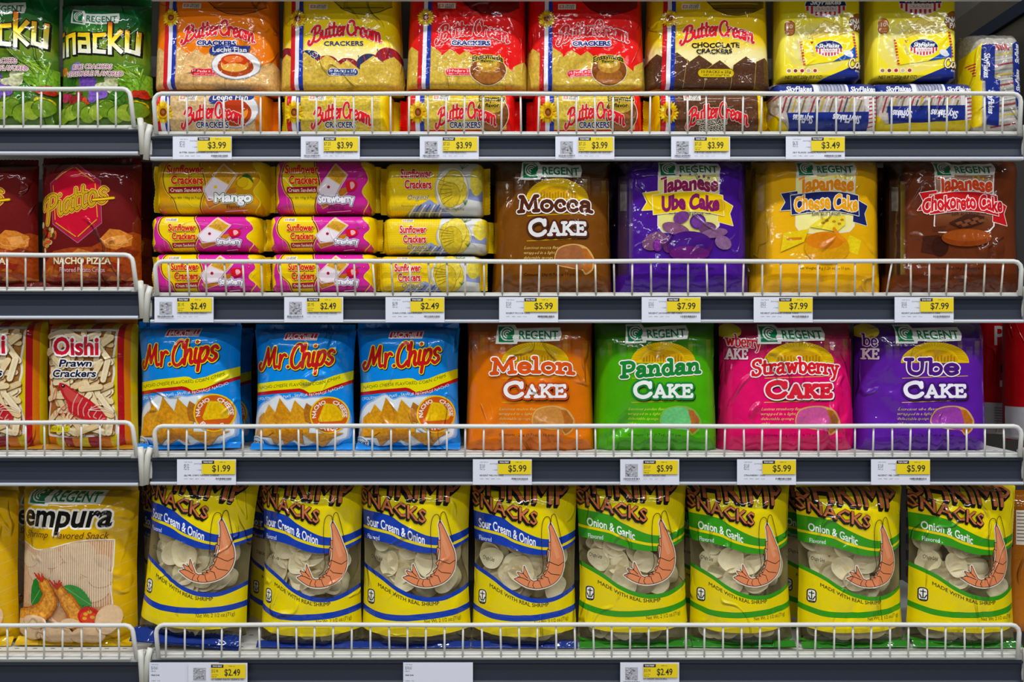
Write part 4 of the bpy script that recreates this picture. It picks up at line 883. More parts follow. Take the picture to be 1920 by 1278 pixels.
def art_mrchips():
    A = Art((440, 590, 3.84), (475, 606, 657, 846))
    A.rect(100, 20, 880, 1010, ramp('y', [(40, '0F78C6'), (300, '1484D2'), (700, '1A88D4')]))
    A.poly([(372, 110), (600, 113), (592, 168), (362, 166)], 'F0ECEE'); A.poly([(378, 116), (594, 118), (586, 162), (369, 160)], 'C41E36'); A.t("JACK'nJILL", 380, 122, 585, 158, 'F2EEF0', bold=.03, sh=.1)
    Y, R, K = 'EFD21A', 'B01C22', '1A1A30'
    f1 = lambda x, y: (x, y - .10 * (x - 170)); f2 = lambda x, y: (x, y - .13 * (x - 440))
    for txt, x0, x1, yt, yb, w, f in (('Mr.', 168, 400, 235, 390, 18, f1), ('Chips', 425, 712, 214, 372, 19, f2)):
        A.g(SCR, txt, x0, yt, x1, yb, w, R, out=[(17, Y), (3, '6E1018')], sh=.15, warp=f, shadow=(4, 5, K, 19))
    T_ = [(90, 502), (300, 470), (500, 452), (530, 455), (562, 472), (640, 458), (720, 425), (860, 385)]; B_ = [(860, 450), (720, 500), (640, 536), (550, 553), (510, 528), (480, 520), (300, 535), (90, 566)]
    A.poly([(x, y + 24) for x, y in T_] + [(x, y + 26) for x, y in B_], 'A81A20'); A.poly(T_ + B_, 'E6DA12')
    A.t('NACHO CHEESE FLAVORED CORN CHIPS', 165, 500, 755, 524, '4A5A10', bold=.0, warp=curve([160, 340, 520, 560, 640, 760], [10, -12, -26, -24, -36, -76]), jit=3, res=2)
    A.t('CROUSTILLES DE MAIS - SAVEUR FROMAGE NACHO', 152, 585, 775, 606, 'E8F0F4', warp=curve([150, 300, 460, 545, 640, 780], [10, -4, -26, -28, -42, -88]), jit=3, res=2)
    gl = [(130, 800), (150, 720), (200, 650), (260, 615), (335, 575), (390, 610), (450, 590), (510, 600), (580, 590), (700, 600), (790, 700), (790, 870), (740, 900), (640, 985), (590, 915), (480, 955), (420, 900), (300, 965), (240, 900), (150, 905)]
    for k, (g, a) in enumerate(((1.07, .3), (1.03, .4), (1.0, .9))):
        q = np.array(gl, float); c = q.mean(0); A.poly((q - c) * g + c, 'EAF1F6', a=a, sm=True, n=3)
    A.poly([(100, 1000), (100, 925), (220, 885), (290, 960), (430, 890), (490, 940), (600, 900), (640, 970), (860, 880), (860, 1000)], 'DDEAF2', a=.0)
    for (P, c) in (([(160, 870), (170, 745), (215, 700), (300, 810), (330, 870)], 'C9922A'), ([(170, 830), (255, 640), (395, 790), (420, 880), (200, 880)], 'D49C2C'), ([(290, 760), (338, 592), (470, 760), (430, 840)], 'C98F26'),
                   ([(400, 760), (448, 605), (560, 720), (540, 850), (420, 860)], 'D09A2E'), ([(510, 680), (530, 625), (580, 660), (590, 780), (520, 760)], 'A8702A'), ([(240, 830), (330, 812), (380, 870), (300, 945), (280, 880)], 'C08A2A'),
                   ([(360, 830), (500, 820), (505, 930), (440, 890), (370, 935)], 'B87E28'), ([(150, 885), (170, 820), (300, 840), (260, 870)], 'CE962C'), ([(490, 840), (640, 850), (770, 850), (700, 880), (625, 955), (560, 900)], 'C48E2A')):
        A.poly(np.array(P) + np.array([4, 6]), '7A4A12', a=.55); A.poly(P, c, tex=.45)
    A.ell(682, 716, 128, 136, 'E6C21A'); A.ell(682, 716, 118, 126, 'C2601E')
    A.poly([(655, 625), (725, 640), (785, 725), (760, 760), (620, 765), (612, 745)], 'E0B81E', tex=.35, sm=False); A.line([(625, 745), (665, 640), (720, 650), (770, 730)], 5, 'F0DA4A', a=.8)
    for s, a0, a1 in (('NACHO', 168, 258), ('CHEESE', 285, 372)): A.t(s, 0, 0, 100, 28, 'F2ECE2', bold=.03, warp=polar(682, 716, 86, a0, a1, 0, 100, 28), res=2)
    A.t('FLAVOR', 0, 0, 100, 28, 'F2ECE2', bold=.03, warp=polar(682, 716, 114, 140, 52, 0, 100, 28, True), res=2)
    A.ell(168, 925, 52, 46, 'E6EDF0'); A.ell(168, 925, 40, 35, '3A4A5A'); A.ell(168, 925, 36, 31, 'D4DEE4'); A.rect(112, 910, 224, 944, 'E6EDF0'); A.t('EXPORT', 118, 914, 218, 938, '2A3440', bold=.03)
    A.t('NET WT. 3.53 oz. (100 g)', 330, 945, 640, 965, '123A6A', res=1, bold=.02)
    return A
def shrimp_pic(A, dx=0, dy=0):
    S_ = lambda L: [(x + dx, y + dy) for x, y in L]
    out = smooth_pts([(1253, 262), (1282, 312), (1318, 390), (1345, 455), (1354, 520), (1340, 580), (1300, 626), (1240, 652), (1165, 664), (1095, 655), (1045, 634)], 4).tolist() + [(1000, 606), (1042, 594), (1022, 566), (1066, 578), (1068, 528), (1090, 572), (1112, 612)] + \
        smooth_pts([(1135, 622), (1180, 612), (1220, 580), (1245, 530), (1255, 470), (1258, 400), (1252, 320), (1244, 285)], 4).tolist()
    out = S_(out); cl = np.array(out + out[:1]); K = '2A1A14'
    A.line(cl, 22, 'E2D6C8'); A.line(cl, 8, K); A.poly(out, 'D58A62'); A.poly(S_([(1262, 320), (1300, 400), (1325, 480), (1300, 490), (1268, 400)]), 'DD9A76'); 
    for L in ([(1246, 500), (1290, 520), (1318, 530), (1354, 512)], [(1212, 592), (1240, 600), (1256, 640)], [(1240, 560), (1262, 578), (1325, 590)], [(1180, 618), (1186, 640), (1200, 662)], [(1140, 625), (1130, 645), (1142, 664)], [(1110, 618), (1098, 640), (1096, 656)], [(1022, 592), (1060, 600), (1100, 616)], [(1048, 556), (1070, 580), (1092, 600)]): A.line(S_(L), 4, K)
    for L in ([(1256, 380), (1240, 378), (1244, 440), (1230, 445), (1236, 500)], [(1252, 430), (1234, 420), (1230, 500), (1246, 440)], [(1246, 500), (1226, 520), (1238, 540)], [(1236, 545), (1205, 570), (1215, 580)], [(1216, 580), (1186, 592), (1200, 604)], [(1195, 600), (1160, 606), (1172, 616)]): A.poly(S_(L), 'D58A62'); A.line(S_(L), 4, K)
    A.line(S_([(1254, 272), (1246, 232), (1228, 220), (1208, 230), (1194, 268), (1190, 340), (1196, 450), (1205, 520), (1190, 570), (1160, 592)]), 4, K, sm=True)
    A.line(S_([(1252, 270), (1258, 222), (1272, 206), (1288, 220), (1310, 290), (1340, 400)]), 4, K, sm=True)
def art_shrimp(kind):
    A = Art((450, 890, 3.294), (664, 890, 888, 1219)); Y = 'DECB12'
    B = '163A94' if kind == 'cream' else '3B8C22'
    e1 = [(640, 215), (735, 205), (900, 225), (1000, 280), (1150, 345), (1260, 362), (1350, 350), (1470, 320)]; e2 = [(1470, 365), (1350, 400), (1260, 414), (1150, 405), (1000, 368), (900, 328), (735, 308), (640, 315)]
    e3 = [(640, 380), (735, 384), (850, 392), (950, 410), (1080, 448), (1200, 458), (1300, 452), (1470, 400)]
    s = lambda L: smooth_pts(L, 5).tolist()
    A.poly(s(e1) + [(1470, -40), (640, -40)], Y)
    A.poly(s(e1) + s(e2), B); A.poly(s([(x, y - 3) for x, y in e2[::-1]]) + s([(x, y + 15) for x, y in e2]), Y); A.poly(s([(x, y + 14) for x, y in e2[::-1]]) + s(e3[::-1]), B)
    w3 = [(640, 520), (755, 556), (850, 598), (950, 660), (1050, 705), (1150, 728), (1250, 728), (1330, 712), (1470, 660)]
    A.poly(s(w3) + s([(x, y + 30) for x, y in w3[::-1]]), B)
    A.poly(s([(x, y + 28) for x, y in w3]) + [(1470, 945), (1380, 950), (1150, 970), (900, 968), (700, 945), (640, 940)], Y)
    b4 = [(640, 780), (750, 806), (850, 826), (1000, 834), (1150, 828), (1300, 815), (1470, 790)]
    A.poly(s(b4) + s([(x, y + 38) for x, y in b4[::-1]]), B)
    A.poly([(640, 1030), (800, 1035), (1100, 1052), (1300, 1050), (1470, 1025), (1470, 1120), (640, 1120)], B, a=.95)
    f = lambda x, y: (x, y + .26 * (x - 715)); T_, K = 'B9714B', '17120F'
    g = lambda x, y: (x, y + .10 * (x - 720) - 10)
    A.t('SHRIMP', 712, -45, 1375, 100, T_, bold=.01, out=[(7, K)], warp=g, shadow=(-12, 18, K, 8), res=1)
    A.t('SNACKS', 706, 72, 1160, 158, T_, bold=.012, out=[(6, K)], warp=f, shadow=(-9, 13, K, 6), res=1)
    c = cur2([(740, 0), (850, 10), (950, 38), (1050, 76), (1150, 104), (1250, 120)])
    if kind == 'cream': A.t('Sour Cream & Onion', 742, 242, 1150, 300, 'EDEEF2', bold=.02, warp=c)
    else: A.t('Onion & Garlic', 760, 248, 1075, 302, 'EDF2EA', bold=.02, warp=c)
    A.t('Flavored', 742 if kind == 'cream' else 765, 350, 832 if kind == 'cream' else 862, 380, 'E6E8EE', warp=lambda x, y: (x, y + .04 * (x - 742)), res=2)
    A.t('Crispy Lite', 768, 470, 852, 496, '1C1814', sh=.2, jit=3, bold=.01, warp=lambda x, y: (x, y + .12 * (x - 768)), res=2)
    A.t('MADE WITH REAL SHRIMP', 822, 640, 1245, 664, '2A2A12', bold=.012, warp=cur2([(820, 2), (900, 36), (1000, 82), (1100, 110), (1180, 118), (1260, 114)]), res=2)
    A.t('Net Wt. 2 1/2 oz.(71g)', 1142, 864, 1384, 888, '3A3A14', warp=lambda x, y: (x, y - .04 * (x - 1142)), res=2)
    A.poly(rrect(742, 690, 800, 782, 22), 'EFEFE6'); A.line(np.vstack([rrect(746, 694, 796, 778, 18), rrect(746, 694, 796, 778, 18)[:1]]), 7, '16160E'); A.line([(771, 706), (771, 752)], 6, '16160E'); A.line([(758, 718), (784, 718)], 6, '16160E'); A.line([(754, 738), (762, 758), (780, 758), (790, 738)], 6, '16160E'); A.line([(758, 770), (786, 770)], 5, '16160E')
    shrimp_pic(A)
    return A
def art_snacku():
    A = Art((0, 0, 3.556), (110, -6, 283, 236)); rg = random.Random(3)
    A.rect(380, -30, 1020, 850, ramp('y', [(-20, '0A3A1C'), (60, '126A3A'), (150, '0E5A2E'), (220, '3A6A20'), (330, '6A8228'), (430, '567A2C'), (520, '4E6E26')]))
    for k in range(9): A.poly([(420 + k * 60, 20 + (k * 31) % 40), (470 + k * 50, 30), (430 + k * 66, 150 + (k * 47) % 60)], ('1E9A54', '0A4A2A', '2EB06A')[k % 3], a=.45)
    for k in range(10): x = 430 + k * 58; A.poly([(x, 240), (x + 22, 240), (x + 40, 430), (x - 6, 430)], 'A0A830', a=.22)
    veg = [(430, 480, 40, 30, 'C07A20'), (520, 460, 60, 40, '8A7ABA'), (620, 575, 80, 55, '6A4A9A'), (690, 640, 70, 60, '7A5AA8'), (770, 580, 90, 60, 'C9C9A8'), (830, 560, 70, 50, 'B6BA8A'), (470, 560, 80, 70, '2E5A20'), (900, 520, 90, 90, '6E9A2A'),
           (960, 580, 80, 70, '7CA838'), (460, 660, 50, 45, 'A83A5A'), (540, 660, 60, 50, '8A2A2A'), (580, 700, 50, 40, 'B84A2A'), (950, 640, 50, 40, 'A8321E'), (480, 750, 55, 45, 'B85A28'), (935, 715, 60, 45, 'C8B41E'), (810, 690, 60, 70, '3E6A22'), (740, 730, 60, 50, '88A03A')]
    for (x, y, a, b, c) in veg:
        for q in range(7): A.ell(x + rg.uniform(-.6, .6) * a, y + rg.uniform(-.6, .6) * b, a * rg.uniform(.35, .6), b * rg.uniform(.35, .6), c, tex=.7, n=14)
    for k in range(9):
        x = 440 + k * 62; A.ell(x, 775 - (k % 3) * 16, 58, 52, ('7E9A34', '95AA42', '6E8C2C')[k % 3], rot=-25, tex=.35); A.line(ell(x, 775 - (k % 3) * 16, 58, 52, 200, 340, 12, -25), 6, '4A6A1E', a=.8)
    A.ell(820, 640, 58, 30, '3A6A20', rot=-35, tex=.3)
    for k in range(26): A.line([(820 + rg.uniform(-30, 170), 450 + rg.uniform(-10, 160)), (840 + rg.uniform(-30, 150), 440 + rg.uniform(0, 150))], 6, ('8AB03A', '5E8A24', 'A6C050')[k % 3], a=.8)
    regent(A, 500, 68, 830, 165, slope=.06, bend=18)
    gr = ramp('y', [(170, 'E07A10'), (230, 'E8B418'), (280, 'EFE04A'), (340, 'F4F2D8'), (380, 'F6F5EC')])
    A.g(ANG, 'Snacku', 350, 200, 950, 368, 27, gr, cap='s', out=[(14, '10120A')], shadow=(8, 8, '10120A', 10), warp=lambda x, y: (x, y + 6 * np.sin(x * .02)))
    for txt, x0, x1, y in (('RICE CRACKERS', 522, 795, 445), ('VEGETABLE FLAVORED', 478, 862, 490)): A.t(txt, x0, y, x1, y + 32, '8A2A4A', sh=.18, bold=.0, out=[(8, 'EBDDDD')], warp=lambda x, y: (x, y + .01 * (x - 500)))
    return A
def art_piattos():
    A = Art((0, 280, 3.873), (72, 291, 270, 540)); A.rect(250, 30, 1120, 1030, ramp('y', [(40, '4E1010'), (300, '621616'), (700, '581210')]))
    A.poly([(300, 1030), (300, 880), (420, 745), (560, 720), (720, 715), (860, 650), (1010, 600), (1120, 640), (1120, 1030)], '8A3E16', tex=.5)
    h1 = [(585, 102), (798, 238), (806, 545), (615, 690), (408, 548), (388, 252)]; c = np.mean(h1, 0); h1 = np.array(h1, float)
    A.poly(h1, 'A86A80', a=.8); A.poly((h1 - c) * .975 + c, '9C1C3C'); A.poly((h1 - c) * .86 + c, 'B01230')
    for L in ([(440, 225), (575, 140)], [(592, 140), (748, 245)], [(757, 262), (772, 500)], [(765, 520), (618, 640)], [(600, 640), (440, 540)], [(433, 515), (418, 270)]): A.line(L, 7, 'C9A02A')
    rg = random.Random(8)
    for k in range(26): A.ell(rg.uniform(310, 440), rg.uniform(520, 740), rg.uniform(10, 28), rg.uniform(12, 34), ('C9BE8A', '7A2A1A', 'A8884A', '4A3A20', 'B8502A')[k % 5], tex=.5, n=12)
    A.poly([(792, 655), (860, 585), (930, 590), (1005, 625), (1000, 700), (900, 735), (830, 720)], 'C07A34', tex=.5); A.poly([(870, 640), (960, 625), (985, 680), (900, 700)], 'D89A58', tex=.3); A.line([(792, 655), (850, 700), (930, 705), (1005, 640)], 7, 'E0A868', a=.8)
    for k in range(22):
        x, y = rg.uniform(330, 1060), rg.uniform(750, 960); q = rg.uniform(40, 90); A.poly([(x - q, y), (x - q * .3, y - q * .5), (x + q * .8, y - q * .2), (x + q * .5, y + q * .4)], ('A5561E', 'B86A2A', '7A3212', 'C07A3A', '8A2A1A')[k % 5], tex=.5, a=.8)
    A.poly([(330, 960), (1100, 955), (1120, 1030), (300, 1030)], '5A1A12', a=.8)
    f = lambda x, y: (x, y - .27 * (x - 450))
    for w, c in ((44, 'D88A4A'), (34, 'E8D070')): A.g(SCR, 'Piattos', 325, 335, 838, 490, w, c, warp=f)
    A.g(SCR, 'Piattos', 325, 335, 838, 490, 15, 'E3BC2C', out=[(13, '6E4A0C')], warp=f); A.g(SCR, 'Piattos', 325, 335, 838, 490, 4, '8A6214', warp=f)
    A.line([(740, 378), (800, 374), (885, 360)], 26, '6E4A0C'); A.line([(740, 378), (800, 374), (885, 360)], 14, 'E3BC2C')
    A.t('NACHO PIZZA', 425, 790, 865, 838, 'E2D7B8', bold=.03, out=[(7, '7A3A14')]); A.t('Flavored Potato Crisps', 475, 862, 820, 896, 'E2B8B8', bold=.015, out=[(5, '8A2030')], res=2)
    return A
def art_oishi():
    A = Art((0, 590, 3.873), (84, 595, 258, 847)); rg = random.Random(4)
    xs = [300, 362, 432, 502, 572, 622, 692, 768, 845, 892, 932, 968, 1010]; cs = ['8C1420', 'C87412', 'C9B412', '8E1420', 'CC7A14', 'CDBA14', '861222', 'C67616', 'C9B412', '98121E', 'C07010', 'BFA812']
    for k in range(12): A.rect(xs[k], 10, xs[k + 1], 1010, cs[k])
    fr = [(392, 108), (630, 112), (868, 108), (890, 130), (882, 250), (872, 330), (878, 430), (852, 560), (872, 680), (892, 780), (890, 850), (860, 872), (620, 886), (390, 886), (352, 860), (350, 760), (375, 600), (380, 420), (364, 250), (366, 130)]
    fr = smooth_pts(fr, 3, True); c = fr.mean(0); A.poly(fr, 'E3DCD4'); inn = (fr - c) * np.array([.935, .958]) + c; A.poly(inn, '9A6E3C', tex=.5)
    for k in range(95):
        x, y = rg.uniform(390, 860), rg.uniform(135, 860); a = rg.uniform(0, math.pi); l = rg.uniform(60, 92); p, q = (x - l * math.cos(a), y - l * math.sin(a)), (x + l * math.cos(a), y + l * math.sin(a))
        p = (min(max(p[0], 385), 850), min(max(p[1], 140), 855)); q = (min(max(q[0], 385), 850), min(max(q[1], 140), 855))
        A.line([(p[0] + 4, p[1] + 6), (q[0] + 4, q[1] + 6)], 44, '6A4420', a=.6); A.line([p, q], 40, ('E0CBA0', 'D6BC8C', 'E6D6B4')[k % 3], tex=.15); A.line([p, q], 14, 'EFE3C6', a=.5)
    A.poly([(478, 500), (530, 505), (590, 545), (660, 590), (715, 625), (775, 680), (820, 740), (800, 765), (690, 760), (620, 740), (560, 700), (545, 640), (505, 580)], 'A8242A', sm=True, tex=.4)
    A.poly([(500, 512), (560, 540), (650, 610), (600, 640), (540, 600)], 'C0504A', sm=True, a=.8)
    for k in range(6): A.line([(620 + k * 34, 575 + k * 30), (590 + k * 36, 640 + k * 24), (585 + k * 42, 715 + k * 9)], 7, 'DDB0A8', a=.75, sm=True)
    for k in range(6): A.line([(545 + k * 18, 640 + k * 18), (490 + k * 24, 690 + k * 12), (470 + k * 30, 735 + k * 4)], 5, 'B83A34', sm=True)
    for q in (0, 1): A.line([(482, 505), (440 + 20 * q, 560), (420 + 30 * q, 650), (440 + 30 * q, 740)], 4, 'B83A34', sm=True)
    for k in range(3): A.line([(700, 690), (780 + k * 14, 650 + k * 24), (850, 690 + k * 10)], 5, 'EAD8CC', a=.8, sm=True)
    A.ell(512, 518, 14, 12, '1A1412'); A.ell(509, 514, 5, 4, 'DDDDDD', n=8)
    A.t('Oishi', 432, 168, 772, 292, 'AE1A30', bold=.035, out=[(24, 'F0E8E6')], warp=lambda x, y: (x, y - .01 * (x - 430)))
    A.t('Prawn', 480, 326, 722, 376, '141E38', bold=.03, sh=.18, out=[(15, 'EFE9E2')]); A.t('Crackers', 430, 398, 752, 452, '141E38', bold=.03, sh=.18, out=[(15, 'EFE9E2')])
    A.poly([(392, 848), (420, 808), (568, 804), (560, 842), (500, 850)], 'D4C81A'); A.t('HOT & SPICY', 412, 814, 555, 838, '4A4A10', sh=.2, res=1)
    return A
def art_tempura():
    A = Art((0, 890, 3.294), (33, 909, 254, 1221)); Y = 'D6AE0E'; rg = random.Random(9)
    A.rect(60, 40, 880, 1110, ramp('y', [(60, 'B8960A'), (200, Y), (900, 'D2AC0C')]))
    for k in range(9): A.line([(730, 230 + k * 85), (840, 190 + k * 85)], 3, 'E6D07A', a=.7)
    win = smooth_pts([(60, 410), (150, 436), (240, 466), (330, 456), (480, 415), (600, 400), (726, 404)], 4).tolist() + [(724, 560), (705, 660), (722, 790), (690, 860), (640, 900), (60, 900)]
    A.line(np.array(win), 14, 'E9E4D8'); A.poly(win, 'C49A74', tex=.25)
    for (x, y, r) in ((340, 510, 90), (520, 480, 110), (620, 560, 100), (260, 600, 90), (440, 620, 110), (600, 700, 110), (180, 530, 70), (660, 640, 70), (320, 720, 90)): A.ell(x, y, r, r * .7, 'DCC3A2', a=.75, tex=.12, rot=rg.uniform(-30, 30)); A.line(ell(x, y, r, r * .7, 20, 170, 14), 5, 'B08A62', a=.6)
    for k in range(45):
        x = 148 + k * 13; top = np.interp(x, [150, 240, 330, 480, 600, 726], [440, 470, 460, 420, 405, 408]); A.line([(x, top), (x, 800)], 4, 'EFE3D0', a=.75)
    def leaf(P, c): A.poly(P, c, sm=True, tex=.25); A.line([P[0], P[len(P) // 2]], 4, '9AC07A', a=.6)
    leaf([(215, 800), (212, 700), (240, 640), (285, 690), (320, 720), (290, 790)], '2E7430'); leaf([(440, 680), (490, 668), (560, 700), (610, 790), (540, 790), (490, 750)], '37803A'); leaf([(500, 790), (560, 800), (560, 850), (520, 840)], '2E7430')
    for path, ws in (([(530, 905), (500, 830), (455, 760), (405, 690)], (96, 88, 60)), ([(150, 885), (240, 862), (320, 815), (345, 740), (310, 665)], (100, 104, 66))):
        q = smooth_pts(path, 6); m = len(q); c = [('9A5A1E', 12, 1), ('B8752C', 0, .9), ('CE9240', -26, .55)]
        for col, dw, al in c:
            for i in range(3):
                A.line(q[max(0, i * m // 3 - 2):(i + 1) * m // 3 + 1], max(ws[i] + dw, 12), col, tex=.75)
    for k in range(8): A.line([(300, 650), (245 + k * 9, 605 + (k % 3) * 14)], 10, 'B03A22'); A.line([(400, 690), (350 + k * 11, 640 + (k % 3) * 14)], 10, 'A83222')
    A.ell(592, 855, 66, 56, 'B02420'); A.ell(590, 862, 50, 38, 'C8442E', tex=.4)
    for (x, y) in ((575, 845), (600, 832), (615, 862), (570, 870)): A.ell(x, y, 14, 10, 'D8A03A')
    A.line([(595, 810), (600, 830)], 6, '5A7A2A')
    for (x, y, a, b, r) in ((200, 950, 100, 58, 10), (390, 975, 110, 66, 0), (580, 975, 105, 58, -8), (700, 880, 70, 90, 20), (480, 900, 60, 30, 0), (250, 900, 80, 40, 0)): A.ell(x, y, a, b, 'DDBF9C', tex=.15, rot=r); A.line(ell(x, y, a, b, 10, 180, 16, r), 5, 'B48E62', a=.7)
    A.poly([(60, 1010), (200, 1005), (350, 1040), (480, 1030), (640, 1030), (880, 960), (880, 1120), (60, 1120)], 'CDA60A', a=.85)
    regent(A, 165, 75, 645, 192, slope=.02)
    A.t('empura', 150, 172, 715, 316, '14120E', bold=.028, sh=.22, out=[(24, 'F3F0E6')], warp=lambda x, y: (x, y + .0 * x))
    A.t('Shrimp  Flavored Snack', 180, 340, 702, 382, '5A3A10', sh=.35, bold=.008, warp=lambda x, y: (x, y + .015 * (x - 180)))
    return A
# ---------------------------------------------------------------- setting: floor, back panel, uprights
def struct(o): o['kind'] = 'structure'; return o
b = MB(); b.box(-4, 4, -6, 1.2, -.1, 0); struct(b.build('floor', M['floor']))
b = MB(); b.box(-2.2, 1.6, .47, .50, 0, 2.4); struct(b.build('wall_back', M['dark']))
XL, XR, XM = PX(-420), PX(1923), PX(271)
for x, lab in ((XM, 'dark slotted steel upright behind the joint between the two shelf bays'), (XR + .01, 'dark slotted steel upright at the right end of the wide bay')):
    t = thing('shelf_upright', lab, 'shelf upright', (x, .455, 0), 'shelf uprights')
    b = MB(); b.box(-.014, .014, -.015, .015, 0, 2.3, .002); nf = len(b.F)
    for k in range(70): b.box(-.004, .004, -.0155, -.0145, .1 + k * .03, .118 + k * .03)
    meshobj('post', b.V, b.F, [M['steel'], M['slot']], t, smooth=False, mi=[0] * nf + [1] * (len(b.F) - nf))
# ---------------------------------------------------------------- shelves, guards
DEPTH = .43
ROWS = {  # bay -> row -> (deck front edge, strip top, strip bottom) in picture rows
    'R': {0: (-64, -52, .8), 1: (246, 257, 301), 2: (548, 556.5, 605), 3: (849, 859, 908), 4: (1224, 1238, 1286)},
    'L': {0: (-70, -58, -12), 1: (234, 244, 291), 2: (538, 548, 598), 3: (848, 860, 910), 4: (1227, 1242, 1290)}}
ORD = ('above the frame', 'carrying the square cracker packs', 'carrying the biscuit and cake packs', 'carrying the blue chip bags and cake bags', 'carrying the yellow snack bags')
ORDL = ('above the green bags', 'carrying the green bags', 'carrying the maroon bags', 'carrying the striped bags', 'carrying the yellow shrimp snack bags')  # topmost left shelf is out of view, added to cast shade on the row below
SZ = {}
def shelf(bay, row):
    e, s0, s1 = ROWS[bay][row]; z = PZ(e); SZ[bay, row] = z
    x0, x1 = (PX(284), PX(1916)) if bay == 'R' else (XL, PX(261))
    t = thing('store_shelf', f"white shelf with slate price strip, {'right' if bay == 'R' else 'left'} bay, {(ORD if bay == 'R' else ORDL)[row]}", 'shelf', (0, 0, z), 'gondola shelves')
    hb = z - PZ(s0)
    b = MB(); b.box(x0, x1, 0, DEPTH, -hb, 0, .0012); nf = len(b.F); n = int((x1 - x0) / .0255)
    for k in range(n):
        for yy in (.028, .085, .15): b.box(x0 + .012 + k * .0255, x0 + .018 + k * .0255, yy, yy + .0022, -.0004, .00015)
    meshobj('deck', b.V, b.F, [M['white'], M['slot']], t, smooth=False, mi=[0] * nf + [1] * (len(b.F) - nf))
    # ribbed lip of the deck
    b = MB(); hs = PZ(s0) - PZ(s1)
    b.box(x0, x1, .004, .008, -hb - hs * .9, -hb); b.build('front_rail', M['white'], t)
    prof = [(-.0035, -hb), (-.0035, -hb - .0022), (.0005, -hb - .005), (.0022, -hb - hs * .5), (.0008, -hb - hs + .008), (-.003, -hb - hs + .0045), (.004, -hb - hs + .0045), (.004, -hb)]
    def extr(name, P, mat):
        V = [(x, y, zz) for x in (x0, x1) for y, zz in P]; n = len(P)
        F = [(i, n + i, n + (i + 1) % n, (i + 1) % n) for i in range(n)] + [tuple(reversed(range(n))), tuple(range(n, 2 * n))]
        return meshobj(name, V, F, mat, t, smooth=False)
    extr('price_strip', prof, M['strip'])
    extr('strip_edge', [(-.0048, -hb - hs + .0045), (-.0055, -hb - hs + .002), (-.0045, -hb - hs), (.004, -hb - hs), (.004, -hb - hs + .0045)], M['edge'])
    # rounded end brackets
    for k, (px, on) in enumerate(((279.3, bay == 'R'), (1922, bay == 'R'), (266.6, bay == 'L'))):
        if on:
            x = PX(px); tilt = (-.003 if px == 279.3 else .002 if px == 266.6 else 0)
            b = MB(); b.tube([(x - tilt, -.002, .008), (x, -.004, -hb * .5), (x + tilt, -.003, -hb - hs * .98)], .0042, 12); o = b.build('end_bracket', M['plastic'], t, smooth=True)
            b = MB(); b.box(x - .004, x + .004, 0, .016, -hb - hs * .8, .004, .002); b.build('bracket_arm', M['white'], o)
    return t
for bay in 'RL':
    for row in range(5): shelf(bay, row)
def guard(bay, row, rail, x0, x1, worn=False, wob=0.0, lab=''):
    """white wire guard: bent rail, upright wires, foot rail"""
    z = SZ[bay, row]; y = -.0045; rz = PZ(rail) - z
    t = thing('wire_guard', lab, 'shelf guard', (0, y, z), 'wire guards along the shelf fronts')
    X0, X1 = (PX(x0) if x0 is not None else XL), PX(x1); r = .011; zb = -.0045
    P = []
    if x0 is not None:
        P += [(X0 + .003, 0, zb), (X0, 0, rz - r)] + [(X0 + r - r * math.cos(a), 0, rz - r + r * math.sin(a)) for a in (.5, 1.05)]
    P += [(X0 + (r if x0 is not None else 0), 0, rz)] + [(X0 + (X1 - X0) * k / 12, .0006 * math.sin(k * 2.1 + row), rz + .0005 * math.sin(k * 1.7 + row)) for k in range(1, 12)] + [(X1 - r, 0, rz)]
    P += [(X1 - r + r * math.sin(a), 0, rz - r + r * math.cos(a)) for a in (.5, 1.05)] + [(X1, 0, rz - r), (X1 + (.005 if bay == 'L' else -.002), 0, zb)]
    b = MB(); b.tube(P, .0031, 12); b.build('rail', M['wire'], t, smooth=True)
    b = MB(); b.tube([(X0 + .004, .0015, zb), (X1 - .004, .0015, zb)], .0016, 8); b.build('foot_wire', M['wire'], t, smooth=True)
    st = 34.7 * S; k = 1; rg = random.Random(row * 7 + ord(bay))
    xs = np.arange(X1 - st * (.8 if bay == 'L' else .95), X0 + st * .5, -st)
    for i, x in enumerate(xs):
        tl = rg.uniform(-.0012, .0012) + (-.0035 + .0006 * i if wob and i < 6 else 0) + (.0025 if wob and i > 30 else 0)
        if wob and i == 6: tl = -.008
        b = MB(); b.tube([(x, .0008, rz), (x + tl * .5, .0005, rz * .5), (x + tl, .001, zb)], .00138, 8); b.build('upright_wire', M['wire_worn' if worn else 'wire'], t, smooth=True)
guard('R', 1, 177, 291, 1911, lab='long white wire guard in front of the square cracker packs')
guard('R', 2, 490, 293, 1912, True, 1, 'long white wire guard with worn wires in front of the biscuit and cake packs')
guard('R', 3, 798, 292, 1912, lab='long white wire guard in front of the blue chip bags and cake bags')
guard('R', 4, 1169, 295, 1908, lab='long white wire guard in front of the yellow bags with a pink shrimp')
guard('L', 1, 168, None, 247, lab='short white wire guard in front of the green bags')
guard('L', 2, 478, None, 252, True, lab='short white wire guard in front of the maroon bags')
guard('L', 3, 791, None, 252, lab='short white wire guard in front of the red and yellow striped bags')
guard('L', 4, 1170, None, 252, lab='short white wire guard in front of the yellow bags with the fried prawns')
